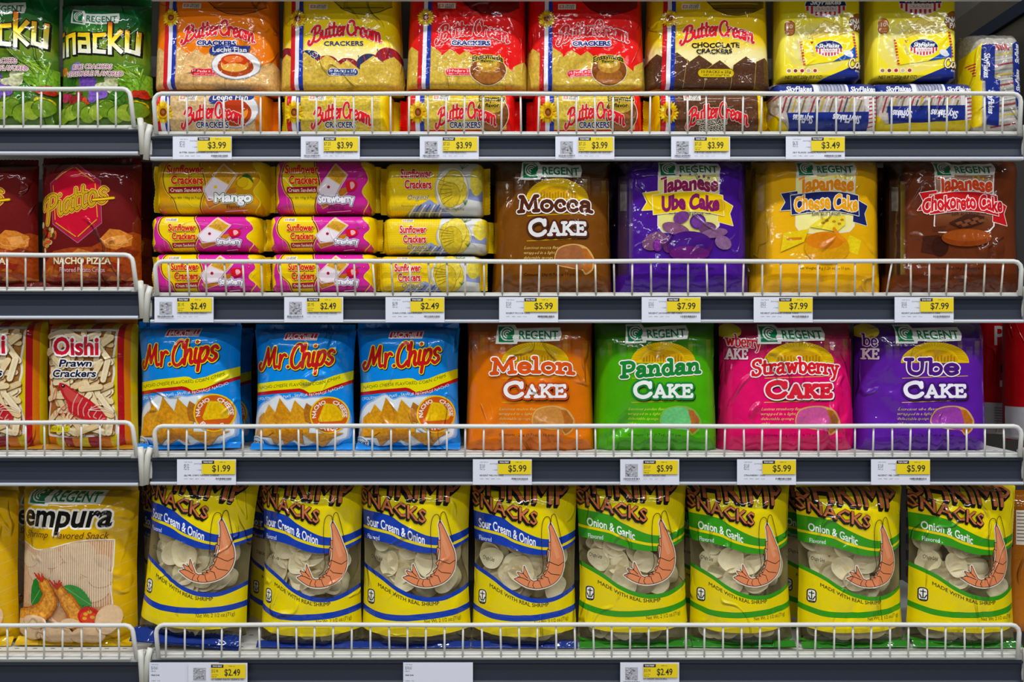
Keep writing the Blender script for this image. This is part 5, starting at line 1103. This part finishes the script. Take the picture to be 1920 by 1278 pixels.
# ---------------------------------------------------------------- price tags in the strips
def price_tag(x, row, kind, price, unit, prod, lab, bay='R'):
    e, s0, s1 = ROWS[bay][row]; wpx = 110 if kind != 'W' else 130
    z0, z1 = PZ(s1 - 1), PZ(s0 + .5); hp = (z1 - z0) / S
    t = thing('price_tag', lab, 'price tag', (PX(x), -.0068, z0), 'shelf price tags')
    A = Art((0, 0, 1), (0, 0, wpx * 10, hp * 10)); K = '2A2A30'; H = hp * 10
    if kind == 'W':
        A.t('UNIT PRICE', 40, 30, 170, 50, K, res=1); A.t(unit, 40, 70, 160, 130, K); A.t('PER LB', 40, 150, 120, 175, K, res=1); A.t('MAX DAI', 40, 220, 190, 250, K, bold=.02, res=1); A.t('01864   001', 40, 330, 200, 350, K, res=1)
        flatart('card', A, 0, wpx * S, z1 - z0, [M['card']], t, (0, 0, 0), 'D6D8E4'); return
    yx = 470 if kind == 'A' else 430
    if kind == 'A':
        A.t('UNIT PRICE', 130, 45, 280, 65, K, res=1); A.t(unit, 130, 85, 225, 165, K, res=2); A.t('PER LB', 130, 178, 225, 198, K, res=1); A.t('20.00 Pack', 320, 70, 460, 95, K, res=1); A.t('+ TAX', 370, 190, 460, 210, K, res=1)
        A.t(prod, 130, 284, 130 + min(720, 26 * len(prod)), 314, K, res=1, bold=.01)
        for k, s in enumerate(('102750', '780', 'J0807', '011060')): A.t(s, 130 + k * 105, 355, 200 + k * 105, 372, '5A5A66', res=1)
        bx = 720
    else:
        rg = random.Random(int(x)); A.rect(90, 90, 330, 330, 'A9A9B0')
        for k in range(36):
            a, c = rg.uniform(95, 290), rg.uniform(95, 310); A.rect(a, c, a + rg.uniform(15, 40), c + rg.uniform(5, 16), ('4A4A50', 'D8D8DE', '77777E')[k % 3])
        A.t(prod, yx, 286, min(1080, yx + 23 * len(prod)), 314, K, res=1, bold=.01)
        for k, s in enumerate(('102750', '780', 'J0807', '011060')): A.t(s, yx + k * 105, 355, yx + 70 + k * 105, 372, '5A5A66', res=1)
        bx = 60
    rg = random.Random(int(x) + 1); q = bx
    while q < bx + 300: ww = rg.choice((5, 8, 12)); A.rect(q, 345, q + ww, 378, K); q += ww + rg.choice((5, 8, 11))
    A.t('0 48001 26505 1', bx + 30, 384, bx + 270, 398, K, res=1)
    flatart('card', A, 0, wpx * S, z1 - z0, [M['card']], t, (0, 0, 0), 'D9DBE6')
    B = Art((0, 0, 1), (0, 0, 620 if kind == 'A' else 640, 255)); ww = B.b[2]
    B.rect(0, 0, 230, 62, '1A1A2A'); B.t('YOU PAY', 25, 14, 205, 48, 'F0F0F0', bold=.03, res=1)
    B.t('8.80 oz', 330, 18, 440, 42, '4A4410', res=1)
    if kind == 'B': B.t(unit, 10, 85, 130, 150, '3A3608', res=1); B.t('20.00 Pack', 10, 180, 130, 200, '3A3608', res=1); B.t('PER LB', 10, 215, 100, 235, '3A3608', res=1)
    B.t('$' + price, 190 if kind == 'A' else 250, 80, 530 if kind == 'A' else 540, 205, '26240C', bold=.012)
    flatart('price_field', B, 0, ww * S / 10, 255 * S / 10, [M['card']], t, (yx * S / 10, -.0016, (H - 276) * S / 10), 'DDC70E')
    t['label'] = lab
def tags():
    R = [(327, 1, 'A', '3.99', '$7.25', 'BUTTER CREAM CRACKERS LECHE FLAN', 'white and yellow $3.99 price tag below the orange cracker packs'),
         (566, 1, 'B', '3.99', '$7.25', 'IT BUTTER CREAM ORIGINAL CT', '$3.99 price tag with a small picture below the yellow original cracker packs'),
         (788, 1, 'B', '3.99', '$7.25', 'SUNFLOWER ENSAYMADA', '$3.99 price tag with a small picture below the left pair of red cracker packs'),
         (1041, 1, 'B', '3.99', '$7.25', 'IT BUTTER CREAM UBE CRACKR', '$3.99 price tag with a small picture below the right pair of red cracker packs'),
         (1257, 1, 'B', '3.99', '$7.25', 'IT BUTTER CREAM CHOCO CRAC', '$3.99 price tag with a small picture below the chocolate cracker packs'),
         (1471, 1, 'A', '3.49', '$6.35', 'SKY FLAKES GARLIC FLAVOR', 'white and yellow $3.49 price tag below the pale yellow garlic cracker packs'),
         (293, 2, 'B', '2.49', '$5.95', 'SUNFLOWER CRACKERS MANGO', '$2.49 price tag with picture below the left stack of pink and mango biscuits'),
         (535, 2, 'B', '2.49', '$5.95', 'SUNFLOWER CRACKER STRAWB', '$2.49 price tag with picture below the middle stack of pink biscuits'),
         (724, 2, 'A', '2.49', '$6.99', 'SUNFLOWER CRACK/PLAIN', '$2.49 price tag without picture below the stack of plain yellow biscuits'),
         (936, 2, 'A', '5.99', '$13.69', 'REGENT MOCCA CAKE', '$5.99 price tag below the brown coffee cake bag'),
         (1202, 2, 'A', '7.99', '$10.65', 'REGENT JAPANESE UBE CAKE', '$7.99 price tag below the dark purple cake bag'),
         (1411, 2, 'A', '7.99', '$106.53', 'REGENT JAPANESE CHEESE CAKE', '$7.99 price tag below the golden cheese cake bag'),
         (1674, 2, 'A', '7.99', '$10.65', 'REGENT JAPANESE CHOKORETO CAKE', '$7.99 price tag below the chocolate cake bag'),
         (335, 3, 'A', '1.99', '$9.32', 'J&J MR CHIPS NACHO CHEESE', '$1.99 price tag below the blue corn chip bags'),
         (887, 3, 'A', '5.99', '$13.69', 'REGENT MELON CAKE', '$5.99 price tag below the orange cake bag'),
         (1162, 3, 'B', '5.99', '$13.69', 'REGENT PANDAN CAKE', '$5.99 price tag with a bag picture below the green cake bag'),
         (1380, 3, 'A', '5.99', '$13.69', 'STRAWBERRY CAKE', '$5.99 price tag below the bright pink cake bag'),
         (1630, 3, 'A', '5.99', '$13.69', 'REGENT UBE CAKE', '$5.99 price tag below the purple cake bag with the half-round farm picture'),
         (283, 4, 'W', '', '$10.61', '', 'blank white shelf card at the left end of the bottom strip'),
         (357, 4, 'B', '2.49', '$15.94', 'NC SHRIMP SNACK CREAM & ON', '$2.49 price tag overlapping the blank card on the bottom strip'),
         (757, 4, 'W', '', '$10.61', '', 'wide blank white shelf card in the middle of the bottom strip'),
         (1162, 4, 'B', '2.49', '$15.94', 'NC SHRIMP SNACK BBQ', '$2.49 price tag below the yellow bags with green bands')]
    for r in R: price_tag(*r)
tags()
# the overlapping tag stands just in front of the blank card
for o in list(COL.objects):
    if o.get('label', '').startswith('$2.49 price tag overlapping'): o.location.y -= .0022
# ---------------------------------------------------------------- packs
def pack(name, label, cat, art, base, box, z, d, T, group=None, seed=1, rot=0., yaw=0., lean=0., mat='film', clear=False, back=None, top=None, bot=None, ends=None, dmf=.35, film='clear', fit=.15, **kw):
    x0, x1, yt = box; dm = d + dmf * T; k = (D + dm) / D
    W = (x1 - x0) * S * k; X = PX((x0 + x1) / 2, dm); H = PZ(yt, dm) - z - .0008
    if ends: W -= 2 * (ends[0] - .003)
    lift = W / 2 * abs(math.sin(math.radians(rot))) * .9
    if art is not None and art.done is None and fit:   # art rows measured in the photo -> the part of the pack they cover
        foot = kw.get('foot', 0); zb_, zt_ = z + (bot[0] * .55 if bot else 0), z + H - (top[0] if top else 0)
        row = lambda zz, dd: 639 - (zz - ZC) / S * D / (D + dd)
        art.b = (art.b[0], row(zt_, d + T * fit), art.b[2], row(zb_, d + T / 2 * (1 - foot)))
    e = thing(name, label, cat, (X, d + T / 2, z + .0008 + lift), group); e.rotation_euler = (math.radians(lean), math.radians(rot), math.radians(yaw))
    bz = bot[0] * .55 if bot else 0.0
    body_mesh('bag_body' if 'bag' in name else 'wrapper', W, H - (top[0] if top else 0), T, art, base, e, [M[mat]] + ([M[film]] if clear else []), seed=seed, back=back, clear=clear, z0=bz, **kw)
    fl = 1 + kw.get('flare', 0)
    if top: seal('top_seal', W * fl * .985 * kw.get('wtop', 1), top[0], top[1], e, (0, 0, H - top[0] - .001), seed=seed, mat=mat, curl=top[2] if len(top) > 2 else 0)
    if bot: seal('bottom_seal', W * fl * (bot[2] if len(bot) > 2 else 1.0) * kw.get('wbot', 1), bot[0] * 1.1, bot[1], e, (0, -T / 2 * kw.get('foot', 0) * .72 - bot[0] * .75, .0006), rot=-math.radians(48), seed=seed + 3, mat=mat, wave=.001)
    if ends:   # end fins of a flow wrap
        for sx in (-1, 1):
            o = seal('end_seal', H * .86, ends[0], ends[1], e, (sx * (W / 2 - .002), 0, H / 2), seed=seed + sx, mat=mat, teeth=14, wave=.003, curl=.006 * (1 if seed % 2 else -1))
            o.rotation_euler = (0, sx * math.pi / 2, 0)
    return e, W, H
# ---- shelf 1, left: green rice cracker bags
A = art_snacku()
kw = dict(foot=.6, vt=.16, vb=.12, pu=2.8, qu=.65, pinch=.02, pleat=.0028, crease=.003, lump=.004, mat='foil')
pack('snack_bag', 'green foil rice cracker bag with vegetable pictures, whole, nearest the shelf joint', 'snack bag', A, '1E4A20', (112, 281, -8), SZ['L', 1], .025, .06, 'green rice cracker bags', 11, top=(.012, '0E4A24'), **kw)
pack('snack_bag', 'green foil rice cracker bag cut off by the left edge of the photo', 'snack bag', A, '1E4A20', (-64, 107, -32), SZ['L', 1], .025, .06, 'green rice cracker bags', 12, top=(.012, '0E4A24'), **kw)
# ---- shelf 2, left: maroon crisp bags
A = art_piattos()
kw = dict(foot=.6, vt=.13, vb=.12, pu=2.8, qu=.65, pinch=.02, pleat=.0022, crease=.0026, lump=.003)
pack('crisp_bag', 'maroon potato crisp bag with red hexagon, whole, right of its twin', 'crisp bag', A, '4E1212', (74, 262, 292), SZ['L', 2], .022, .06, 'maroon crisp bags', 21, top=(.010, '4A1212'), bot=(.010, '4A1512', 1.06), **kw)
pack('crisp_bag', 'maroon potato crisp bag with red hexagon cut off by the left edge of the photo', 'crisp bag', A, '4E1212', (-122, 68, 296), SZ['L', 2], .022, .06, 'maroon crisp bags', 22, top=(.010, '4A1212'), bot=(.010, '4A1512', 1.06), **kw)
pack('crisp_bag', 'maroon crisp bag half hidden behind the whole one, against the joint', 'crisp bag', A, '4E1212', (98, 282, 300), SZ['L', 2], .100, .06, 'maroon crisp bags', 23, top=(.010, '4A1212'), **kw)
# ---- shelf 3, left: striped prawn cracker bags
A = art_oishi()
kw = dict(foot=.6, vt=.13, vb=.10, pu=2.8, qu=.65, pinch=.025, pleat=.0022, crease=.0022, lump=.003)
pack('snack_bag', 'red and yellow striped prawn cracker bag with a printed prawn, whole', 'snack bag', A, '8C1A1C', (86, 255, 596), SZ['L', 3], .022, .06, 'striped prawn cracker bags', 31, top=(.009, 'A0601A'), bot=(.008, 'A0701A'), **kw)
pack('snack_bag', 'red and yellow striped prawn cracker bag cut off by the left edge of the photo', 'snack bag', A, '8C1A1C', (-88, 85, 592), SZ['L', 3], .022, .06, 'striped prawn cracker bags', 32, top=(.009, 'A0601A'), bot=(.008, 'A0701A'), **kw)
# ---- shelf 4, left: yellow fried-prawn snack bags
A = art_tempura()
kw = dict(foot=.6, vt=.12, vb=.10, pu=2.8, qu=.65, pinch=.03, pleat=.0024, crease=.003, lump=.004)
pack('snack_bag', 'yellow snack bag with fried prawns and a tomato printed on it, whole', 'snack bag', A, 'C9A40C', (36, 254, 908), SZ['L', 4], .026, .07, 'yellow fried prawn bags', 41, top=(.010, 'B8980A'), bot=(.014, 'CBA80C', 1.0), rot=.5, **kw)
pack('snack_bag', 'yellow fried prawn snack bag mostly outside the left edge of the photo', 'snack bag', A, 'C9A40C', (-186, 30, 908), SZ['L', 4], .026, .07, 'yellow fried prawn bags', 42, top=(.010, 'B8980A'), bot=(.014, 'CBA80C', 1.0), **kw)
pack('snack_bag', 'yellow fried prawn snack bag standing behind the whole one', 'snack bag', A, 'C9A40C', (24, 238, 912), SZ['L', 4], .135, .07, 'yellow fried prawn bags', 43, top=(.010, 'B8980A'), **kw)
# ---- shelf 1, right: square cracker packs, lying pair below, upright pack above
z1 = SZ['R', 1]
FLAV = [('orange', 'orange', (288, 521), (283, 519)), ('yellow', 'yellow', (524, 757), (524, 748)), ('red', 'red', (758, 990), (750, 978)), ('red', 'red', (985, 1213), (988, 1213)), ('choco', 'chocolate brown and yellow', (1209, 1445), (1208, 1440))]
WHO = ['orange', 'bright yellow', 'left red', 'right red', 'yellow and dark brown']
ART = {}
for i, (f, cn, (a, b_), (c, d_)) in enumerate(FLAV):
    if f not in ART: ART[f] = (art_butter(f), art_butter_low(f))
    U, Lw = ART[f]; base, dark = BC[f]
    _, _, Hl = pack('cracker_pack', f'{WHO[i]} cracker pack lying on its side under the upright one', 'cracker pack', Lw, base, (c, d_, 181), z1, .020, .10, 'lying square cracker packs', 50 + i, fit=False, pu=7, qu=.4, vt=.13, pinch=.05, side_v=True, pleat=.003, crease=.0022, ncr=14, ends=(.012, base), mat='wrap')
    pack('cracker_pack', f'{WHO[i]} cracker pack standing upright on a lying one', 'cracker pack', U, base, (a + 1, b_ - 1.5, -14), z1 + Hl + .001, .024 + .004 * (i % 2), .085, 'upright square cracker packs', 60 + i, pu=7, qu=.4, vt=.10, vb=.05, pleat=.0018, crease=.0032, ncr=18, wtop=.95, dmf=.25, rot=(.6, -.4, .8, -.5, .3)[i])
# ---- shelf 1, right: garlic cracker packs
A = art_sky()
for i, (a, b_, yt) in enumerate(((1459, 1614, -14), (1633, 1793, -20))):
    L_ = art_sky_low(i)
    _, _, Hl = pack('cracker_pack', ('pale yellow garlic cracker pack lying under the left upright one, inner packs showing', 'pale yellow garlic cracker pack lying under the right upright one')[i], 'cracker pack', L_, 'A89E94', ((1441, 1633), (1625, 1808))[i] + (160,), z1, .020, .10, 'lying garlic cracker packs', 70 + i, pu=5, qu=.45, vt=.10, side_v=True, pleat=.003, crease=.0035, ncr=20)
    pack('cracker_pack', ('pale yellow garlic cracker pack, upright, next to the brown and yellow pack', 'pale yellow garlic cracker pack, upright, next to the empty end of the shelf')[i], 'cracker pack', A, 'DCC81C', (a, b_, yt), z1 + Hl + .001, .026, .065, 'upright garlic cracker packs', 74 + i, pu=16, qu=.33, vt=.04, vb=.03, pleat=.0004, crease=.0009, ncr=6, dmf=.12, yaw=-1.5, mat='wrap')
pack('cracker_pack', 'clear wrapped cracker pack standing on end at the right end of the top shelf', 'cracker pack', art_sky_end(), 'B0AAA2', (1800, 1907, 66), z1, .022, .10, 'garlic cracker packs on end', 78, pu=5, qu=.45, vt=.17, vb=.05, wtop=.86, pleat=.003, crease=.004, ncr=20)
# ---- shelf 2, right: three stacks of biscuit packs
z2 = SZ['R', 2]; SA = {k: art_sun(*k) for k in (('strawberry', 0), ('strawberry', 1), ('original', 0), ('original', 1), ('mango', 1))}
PKB = 'E2C40C'
rows = [('lowest', 476), ('middle', 405), ('top', 303)]
cols = [('left', [(285, 505, 'strawberry'), (280, 501, 'strawberry'), (288, 514, 'mango')]), ('middle', [(502, 716, 'strawberry'), (499, 716, 'strawberry'), (509, 712, 'strawberry')]), ('right', [(702, 913, 'original'), (711, 925, 'original'), (714, 918, 'original')])]
for ci, (cn, L_) in enumerate(cols):
    z = z2
    for ri, (a, b_, kd) in enumerate(L_):
        yt = rows[ri][1] + (4 if ci == 2 else 0) + (1 if ri == 1 else 0)
        colr = {'strawberry': 'pink and yellow strawberry', 'mango': 'mustard yellow mango', 'original': 'plain yellow'}[kd]
        tall = 1 if ri == 2 else 0
        _, _, Hl = pack('biscuit_pack', f'{colr} biscuit pack, {rows[ri][0]} of the {cn} stack', 'biscuit pack', SA[kd, tall], PKB, (a, b_, yt), z, .022 + .002 * ri, .075, 'sunny biscuit packs in three stacks', 80 + ci * 3 + ri, pu=6, qu=.42, vt=.17, side_v=True, pinch=.22, pleat=.003, crease=.0016, ncr=8, ends=(.010, PKB), mat='wrap', fit=False)
        z += Hl + .0012
# ---- shelf 2, right: cake bags
def packet_row(e, W, H, T, colour, stripe, seed):
    """small wrapped cakes standing inside a clear-topped bag"""
    rg = random.Random(seed); n = 6
    for k in range(n):
        x = (k - (n - 1) / 2) * W * .158; hgt = H * rg.uniform(.84, .91); w2 = W * .07
        yf = -min(T * .30, T / 2 * (1 - min((abs(x) + w2) / (W * .49), .98) ** 5) ** .5 * .72)
        b = MB(); b.box(x - w2, x + w2, yf, yf + .016, H * .10, hgt, .004); o = b.build('cake_packet', colour, e, smooth=False)
        b = MB(); b.box(x + w2 * .15, x + w2 * .65, yf - .0006, yf, H * .14, hgt - .004); b.build('label_stripe', stripe, o)
        b = MB(); b.box(x - w2 * .8, x - w2 * .1, yf - .0006, yf, H * .62, hgt - .012); b.build('pale_label', PALE, o)
def tint(name, col, rough=.4): return nmat(name, rough=rough, col=col, coat=.4, bump=.3, bscale=60)
PALE = nmat('silvery_packet_print', rough=.3, col='B9B4AE', noise=.5, nscale=120, coat=.4, bump=.3, bscale=80)
STRIPE = tint('yellow_packet_stripe', 'D9C24A')
CK = dict(clear=True, foot=.72, vt=.17, vb=.12, pu=5, qu=.5, pleat=.0055, crease=.0055, ncr=26, lump=.008, wtop=.965, pinch=.02)
e, W, H = pack('cake_bag', 'brown coffee cake bag with white slab lettering on the middle shelf', 'cake bag', art_cake('mocca'), '6A3E14', (922, 1149, 302), z2, .022, .09, 'half-clear cake bags', 101, back='3A2412', fit=False, **CK)
packet_row(e, W, H, .09, tint('brown_packet', '8A6A50'), STRIPE, 1)
for i, (kd, a, b_, lab, c, bk) in enumerate((('ube', 1150, 1406, 'dark purple cake bag with a yellow ribbon and purple yams', '4A3040', '2A1C24'), ('cheese', 1408, 1652, 'golden yellow cheese cake bag with a navy ribbon', '9A7A1A', '5A4410'), ('choco', 1658, 1912, 'chocolate brown cake bag with a red ribbon', '4A2A1A', '2A1810'))):
    A = art_japan(kd)
    ck = dict(CK); ck.update(vt=.13, crease=.003, clear=True)
    e, W, H = pack('cake_bag', lab + ' on the middle shelf', 'cake bag', A, c, (a, b_, 301), z2, .024, .085, 'ribbon cake bags', 110 + i, back=bk, **ck)
    packet_row(e, W, H, .085, tint(kd + '_packet', c), STRIPE, 5 + i)
    pack('cake_bag', f"{lab.split(' cake')[0]} cake bag standing behind its twin with the ribbon", 'cake bag', A, c, (960 + (a - 960) * .925 - 12, 960 + (b_ - 960) * .925 - 12, 312), z2, .135, .085, 'ribbon cake bags', 120 + i, back=bk, **ck)
# ---- shelf 3, right: blue corn chip bags, cake bags
z3 = SZ['R', 3]; A = art_mrchips()
kw = dict(foot=.6, vt=.16, vb=.11, pu=2.5, qu=.7, pinch=.03, pleat=.003, crease=.0036, ncr=16, lump=.003, flare=.03)
for i, (a, b_, yt, rot, lab) in enumerate(((261, 452, 600, -1.2, 'left of three, beside the shelf joint'), (476, 662, 606, .3, 'middle of the three'), (672, 861, 603, -.5, 'right of three, beside the orange cake bag'))):
    pack('corn_chip_bag', f'blue nacho corn chip bag, front row, {lab}', 'chip bag', A, '1478C2', (a, b_, yt), z3, .016, .075, 'blue corn chip bags in front', 130 + i, rot=rot, mat='foil', top=(.010, '0F6CB4'), bot=(.011, '1478C2', 1.0), **kw)
for i, (a, b_, lab) in enumerate(((290, 470, 'left'), (492, 664, 'middle'), (676, 856, 'right'))):
    pack('corn_chip_bag', f'blue nacho corn chip bag half hidden behind the {lab} front bag', 'chip bag', A, '1478C2', (a, b_, 612), z3, .125, .075, 'blue corn chip bags behind', 135 + i, mat='foil', top=(.010, '0F6CB4'), **kw)
for i, (kd, a, b_, yt, c, lab) in enumerate((('melon', 872, 1116, 600, 'C9742A', 'orange melon cake bag'), ('pandan', 1112, 1346, 604, '5E9A2A', 'green cake bag with a pale green cake'), ('strawberry', 1346, 1604, 604, 'C84A80', 'bright pink strawberry cake bag'), ('ube', 1602, 1850, 604, '6A3A92', 'purple cake bag with a half-round farm picture'))):
    e, W, H = pack('cake_bag', lab + ' on the third shelf', 'cake bag', art_cake(kd), c, (a, b_, yt), z3, .019, .09, 'half-clear cake bags', 140 + i, back=c, yaw=(0, 0, 2, 1)[i], **CK)
    packet_row(e, W, H, .09, tint(kd + '_packet', c), STRIPE, 15 + i)
# red canisters at the end of shelf 3
CA = Art((0, 0, 1), (0, 0, 400, 1000)); CA.rect(-10, -10, 410, 1010, 'A01018'); CA.rect(-10, 950, 410, 985, 'C9C4C4'); CA.rect(-10, 720, 410, 950, 'B9B6BC'); CA.t('PFLES', 60, 60, 330, 230, 'D8D0CC', bold=.01)
CA.t('ML', 150, 270, 230, 310, 'E0D8D6', bold=.03); CA.t('RAFT', 90, 400, 300, 460, '2A0A0E', bold=.05); CA.t('of your', 110, 480, 260, 510, 'E6B8B8'); CA.t('MINEC', 90, 530, 300, 580, 'E8E0DE', bold=.05)
for k in range(8): CA.rect(60, 760 + k * 22, 200, 766 + k * 22, '6A6A72')
for i, (px0, px1, d, lab) in enumerate(((1893, 2012, .13, 'red snack canister nearer the shelf front, cut off by the right edge'), (1838, 1946, .235, 'dark red snack canister further back beside the purple cake bag'))):
    wm = (px1 - px0) * S * (D + d) / D
    e, W, H = pack('snack_canister', lab, 'canister', CA, 'A01018', (px0, px1, 596), z3, d, wm, 'red canisters', 150 + i, fit=False, pu=2, qu=.5, vt=.004, vb=.004, pleat=0, crease=0, ncr=0, mat='film')
    b = MB(); b.tube([(0, 0, H - .006), (0, 0, H + .002)], wm / 2 * 1.01, 32); b.build('rim', M['edge'], e, smooth=False)
# ---- shelf 4, right: shrimp snack bags with clear windows and puffed chips inside
z4 = SZ['R', 4]
def chip_mesh(seed):
    rg = random.Random(seed); V = []; F = []; n, m = 28, 7; a, b_ = rg.uniform(.0165, .020), rg.uniform(.0135, .0165)
    for side in (1, -1):
        for j in range(m + 1):
            r = j / m
            for i in range(n):
                th = 2 * math.pi * i / n; rr = r * (1 + .05 * math.sin(3 * th + seed) + .02 * math.sin(5 * th))
                zc = .0068 * r * r + .0012 * math.sin(2 * th + seed) * r; tk = .0014 * (1 - r ** 3) ** .5 if r < 1 else 0
                V.append((a * rr * math.cos(th), zc + side * tk, b_ * rr * math.sin(th)))
    k = n * (m + 1)
    for s_ in (0, 1):
        for j in range(m):
            for i in range(n):
                q = [s_ * k + j * n + i, s_ * k + j * n + (i + 1) % n, s_ * k + (j + 1) * n + (i + 1) % n, s_ * k + (j + 1) * n + i]
                F.append(q if s_ else q[::-1])
    me = bpy.data.meshes.new('chip'); me.from_pydata(V, [], F); me.materials.append(M['chip']); me.polygons.foreach_set('use_smooth', [True] * len(F)); return me
CHIPS = [chip_mesh(k) for k in range(4)]
def fill_chips(e, W, H, T, seed):
    rg = random.Random(seed)
    for layer, (n, off) in enumerate(((15, .0175), (26, .023), (22, .031))):
        for k in range(n):
            low = k % 4 == 0
            if low: u, v = -.62 + 1.24 * (k / n) + rg.uniform(-.06, .06), rg.uniform(.10, .125)
            else: u, v = rg.uniform(-.62 - .10 * (layer > 0), .62 + .10 * (layer > 0)), rg.uniform(.34, .66)
            if layer == 0 and not low:
                q = k - k // 4 - 1; u, v = -.63 + (q % 4) * .42 + rg.uniform(-.06, .06), .38 + (q // 4) * .125 + rg.uniform(-.03, .03)
            u *= .9; ue = min(abs(u) + .22, .98); ve = max(v - .05, 0) / .11
            fr = T / 2 * (1 - ue ** 2.6) ** .7 * min(1, (1 - .36 * (1 - min(ve, 1)) ** 2)) ** .5 - max(0, low * .004)
            o = bpy.data.objects.new('chip', CHIPS[rg.randrange(4)]); COL.objects.link(o); o.parent = e
            o.location = (u * W / 2, -max(fr - off * .8, -.008), H * v); o.rotation_euler = (rg.uniform(-.34, .34), rg.uniform(0, 6.3), rg.uniform(-.25, .25) + u * .55 + (math.pi if rg.random() < .5 else 0))
            s_ = rg.uniform(.9, 1.12); o.scale = (s_, s_, s_)
SH = {'cream': art_shrimp('cream'), 'garlic': art_shrimp('garlic')}
kw = dict(foot=.8, vt=.16, vb=.11, pu=2.6, qu=.7, pinch=.04, flare=.02, pleat=.0024, crease=.0034, ncr=16, lump=.003, clear=True, back='E6DCB4', film='window')
BG = [(256, 455, 'cream', 5.0, 0), (487, 676, 'cream', .6, 0), (678, 882, 'cream', -.3, 0), (885, 1081, 'cream', .3, 0), (1086, 1292, 'garlic', -.9, 0), (1297, 1486, 'garlic', -1.0, -3), (1499, 1697, 'garlic', -.6, 0), (1704, 1906, 'garlic', .6, 0)]
NM = ['the leaning one at the left end', 'second from the left', 'third from the left', 'last one before the green bands start', 'first with green bands', 'second with green bands', 'third with green bands', 'last one at the right end']
for i, (a, b_, kd, rot, yaw) in enumerate(BG):
    c = '163A94' if kd == 'cream' else '3B8C22'; band = 'blue' if kd == 'cream' else 'green'
    e, W, H = pack('snack_bag', f'yellow shrimp snack bag with {band} bands, {NM[i]}', 'snack bag', SH[kd], c, (a, b_, 893 + (0, 0, -1, 4, -2, 7, 12, 9)[i]), z4, .010, .075, f'yellow snack bags with {band} bands', 160 + i, rot=rot, yaw=yaw, fit=.7, top=(.008, 'D2BE10'), bot=(.022 if i == 0 else .011, '0F2866' if kd == 'cream' else '27661A', .99), **kw)
    fill_chips(e, W, H, .075, 300 + i)
for i, (a, b_, kd) in enumerate(((262, 452, 'cream'), (464, 654, 'cream'), (1252, 1440, 'garlic'), (1456, 1640, 'garlic'))):
    band, c = ('blue', '163A94') if kd == 'cream' else ('green', '3B8C22')
    kk = dict(kw); kk['clear'] = False
    pack('snack_bag', f"second-row yellow shrimp snack bag with {band} bands, behind {['the leaning bag', 'the second bag from the left', 'the second green banded bag', 'the third green banded bag'][i]}", 'snack bag', SH[kd], 'C9B896', (a, b_, 900), z4, .105, .075, 'yellow snack bags in the second row', 180 + i, top=(.008, 'D2BE10'), **kk)
OA = Art((0, 0, 1), (0, 0, 300, 500)); OA.rect(-10, -10, 310, 510, ramp('y', [(0, '7A4A0A'), (500, 'B8720E')])); OA.rect(60, 60, 130, 180, 'D8CFC4'); OA.rect(20, 30, 45, 190, '3A2410')
for k in range(9): OA.rect(64, 68 + k * 12, 126, 71 + k * 12, '5A4A3A')
pack('snack_bag', 'orange brown bag at the right end of the bottom shelf, half outside the photo', 'snack bag', OA, 'A8680E', (1876, 1962, 920), z4, .075, .06, None, 190, fit=False, vt=.12, vb=.1, pleat=.002, crease=.002)
# ---- perpendicular shelf edge and pale end panel seen past the empty end of shelf 1
t = thing('end_panel', 'grey brown steel panel with a dark strip past the right end of the top shelf', 'end panel', (XR + .09, 0, 0))
b = MB(); b.box(0, .012, .03, .47, ZC + .30, 2.3, .002); nf = len(b.F)
for k in range(5): b.box(-.0008, 0, .10 + k * .07, .105 + k * .07, PZ(100), PZ(80))
meshobj('panel', b.V, b.F, [nmat('grey_brown_steel', rough=.6, col='4E4A40', noise=.1), M['slot']], t, smooth=False, mi=[0] * nf + [1] * (len(b.F) - nf))
b = MB(); b.box(-.006, 0, .02, .46, ZC + .513, ZC + .534, .001); b.build('price_strip', M['strip'], t)
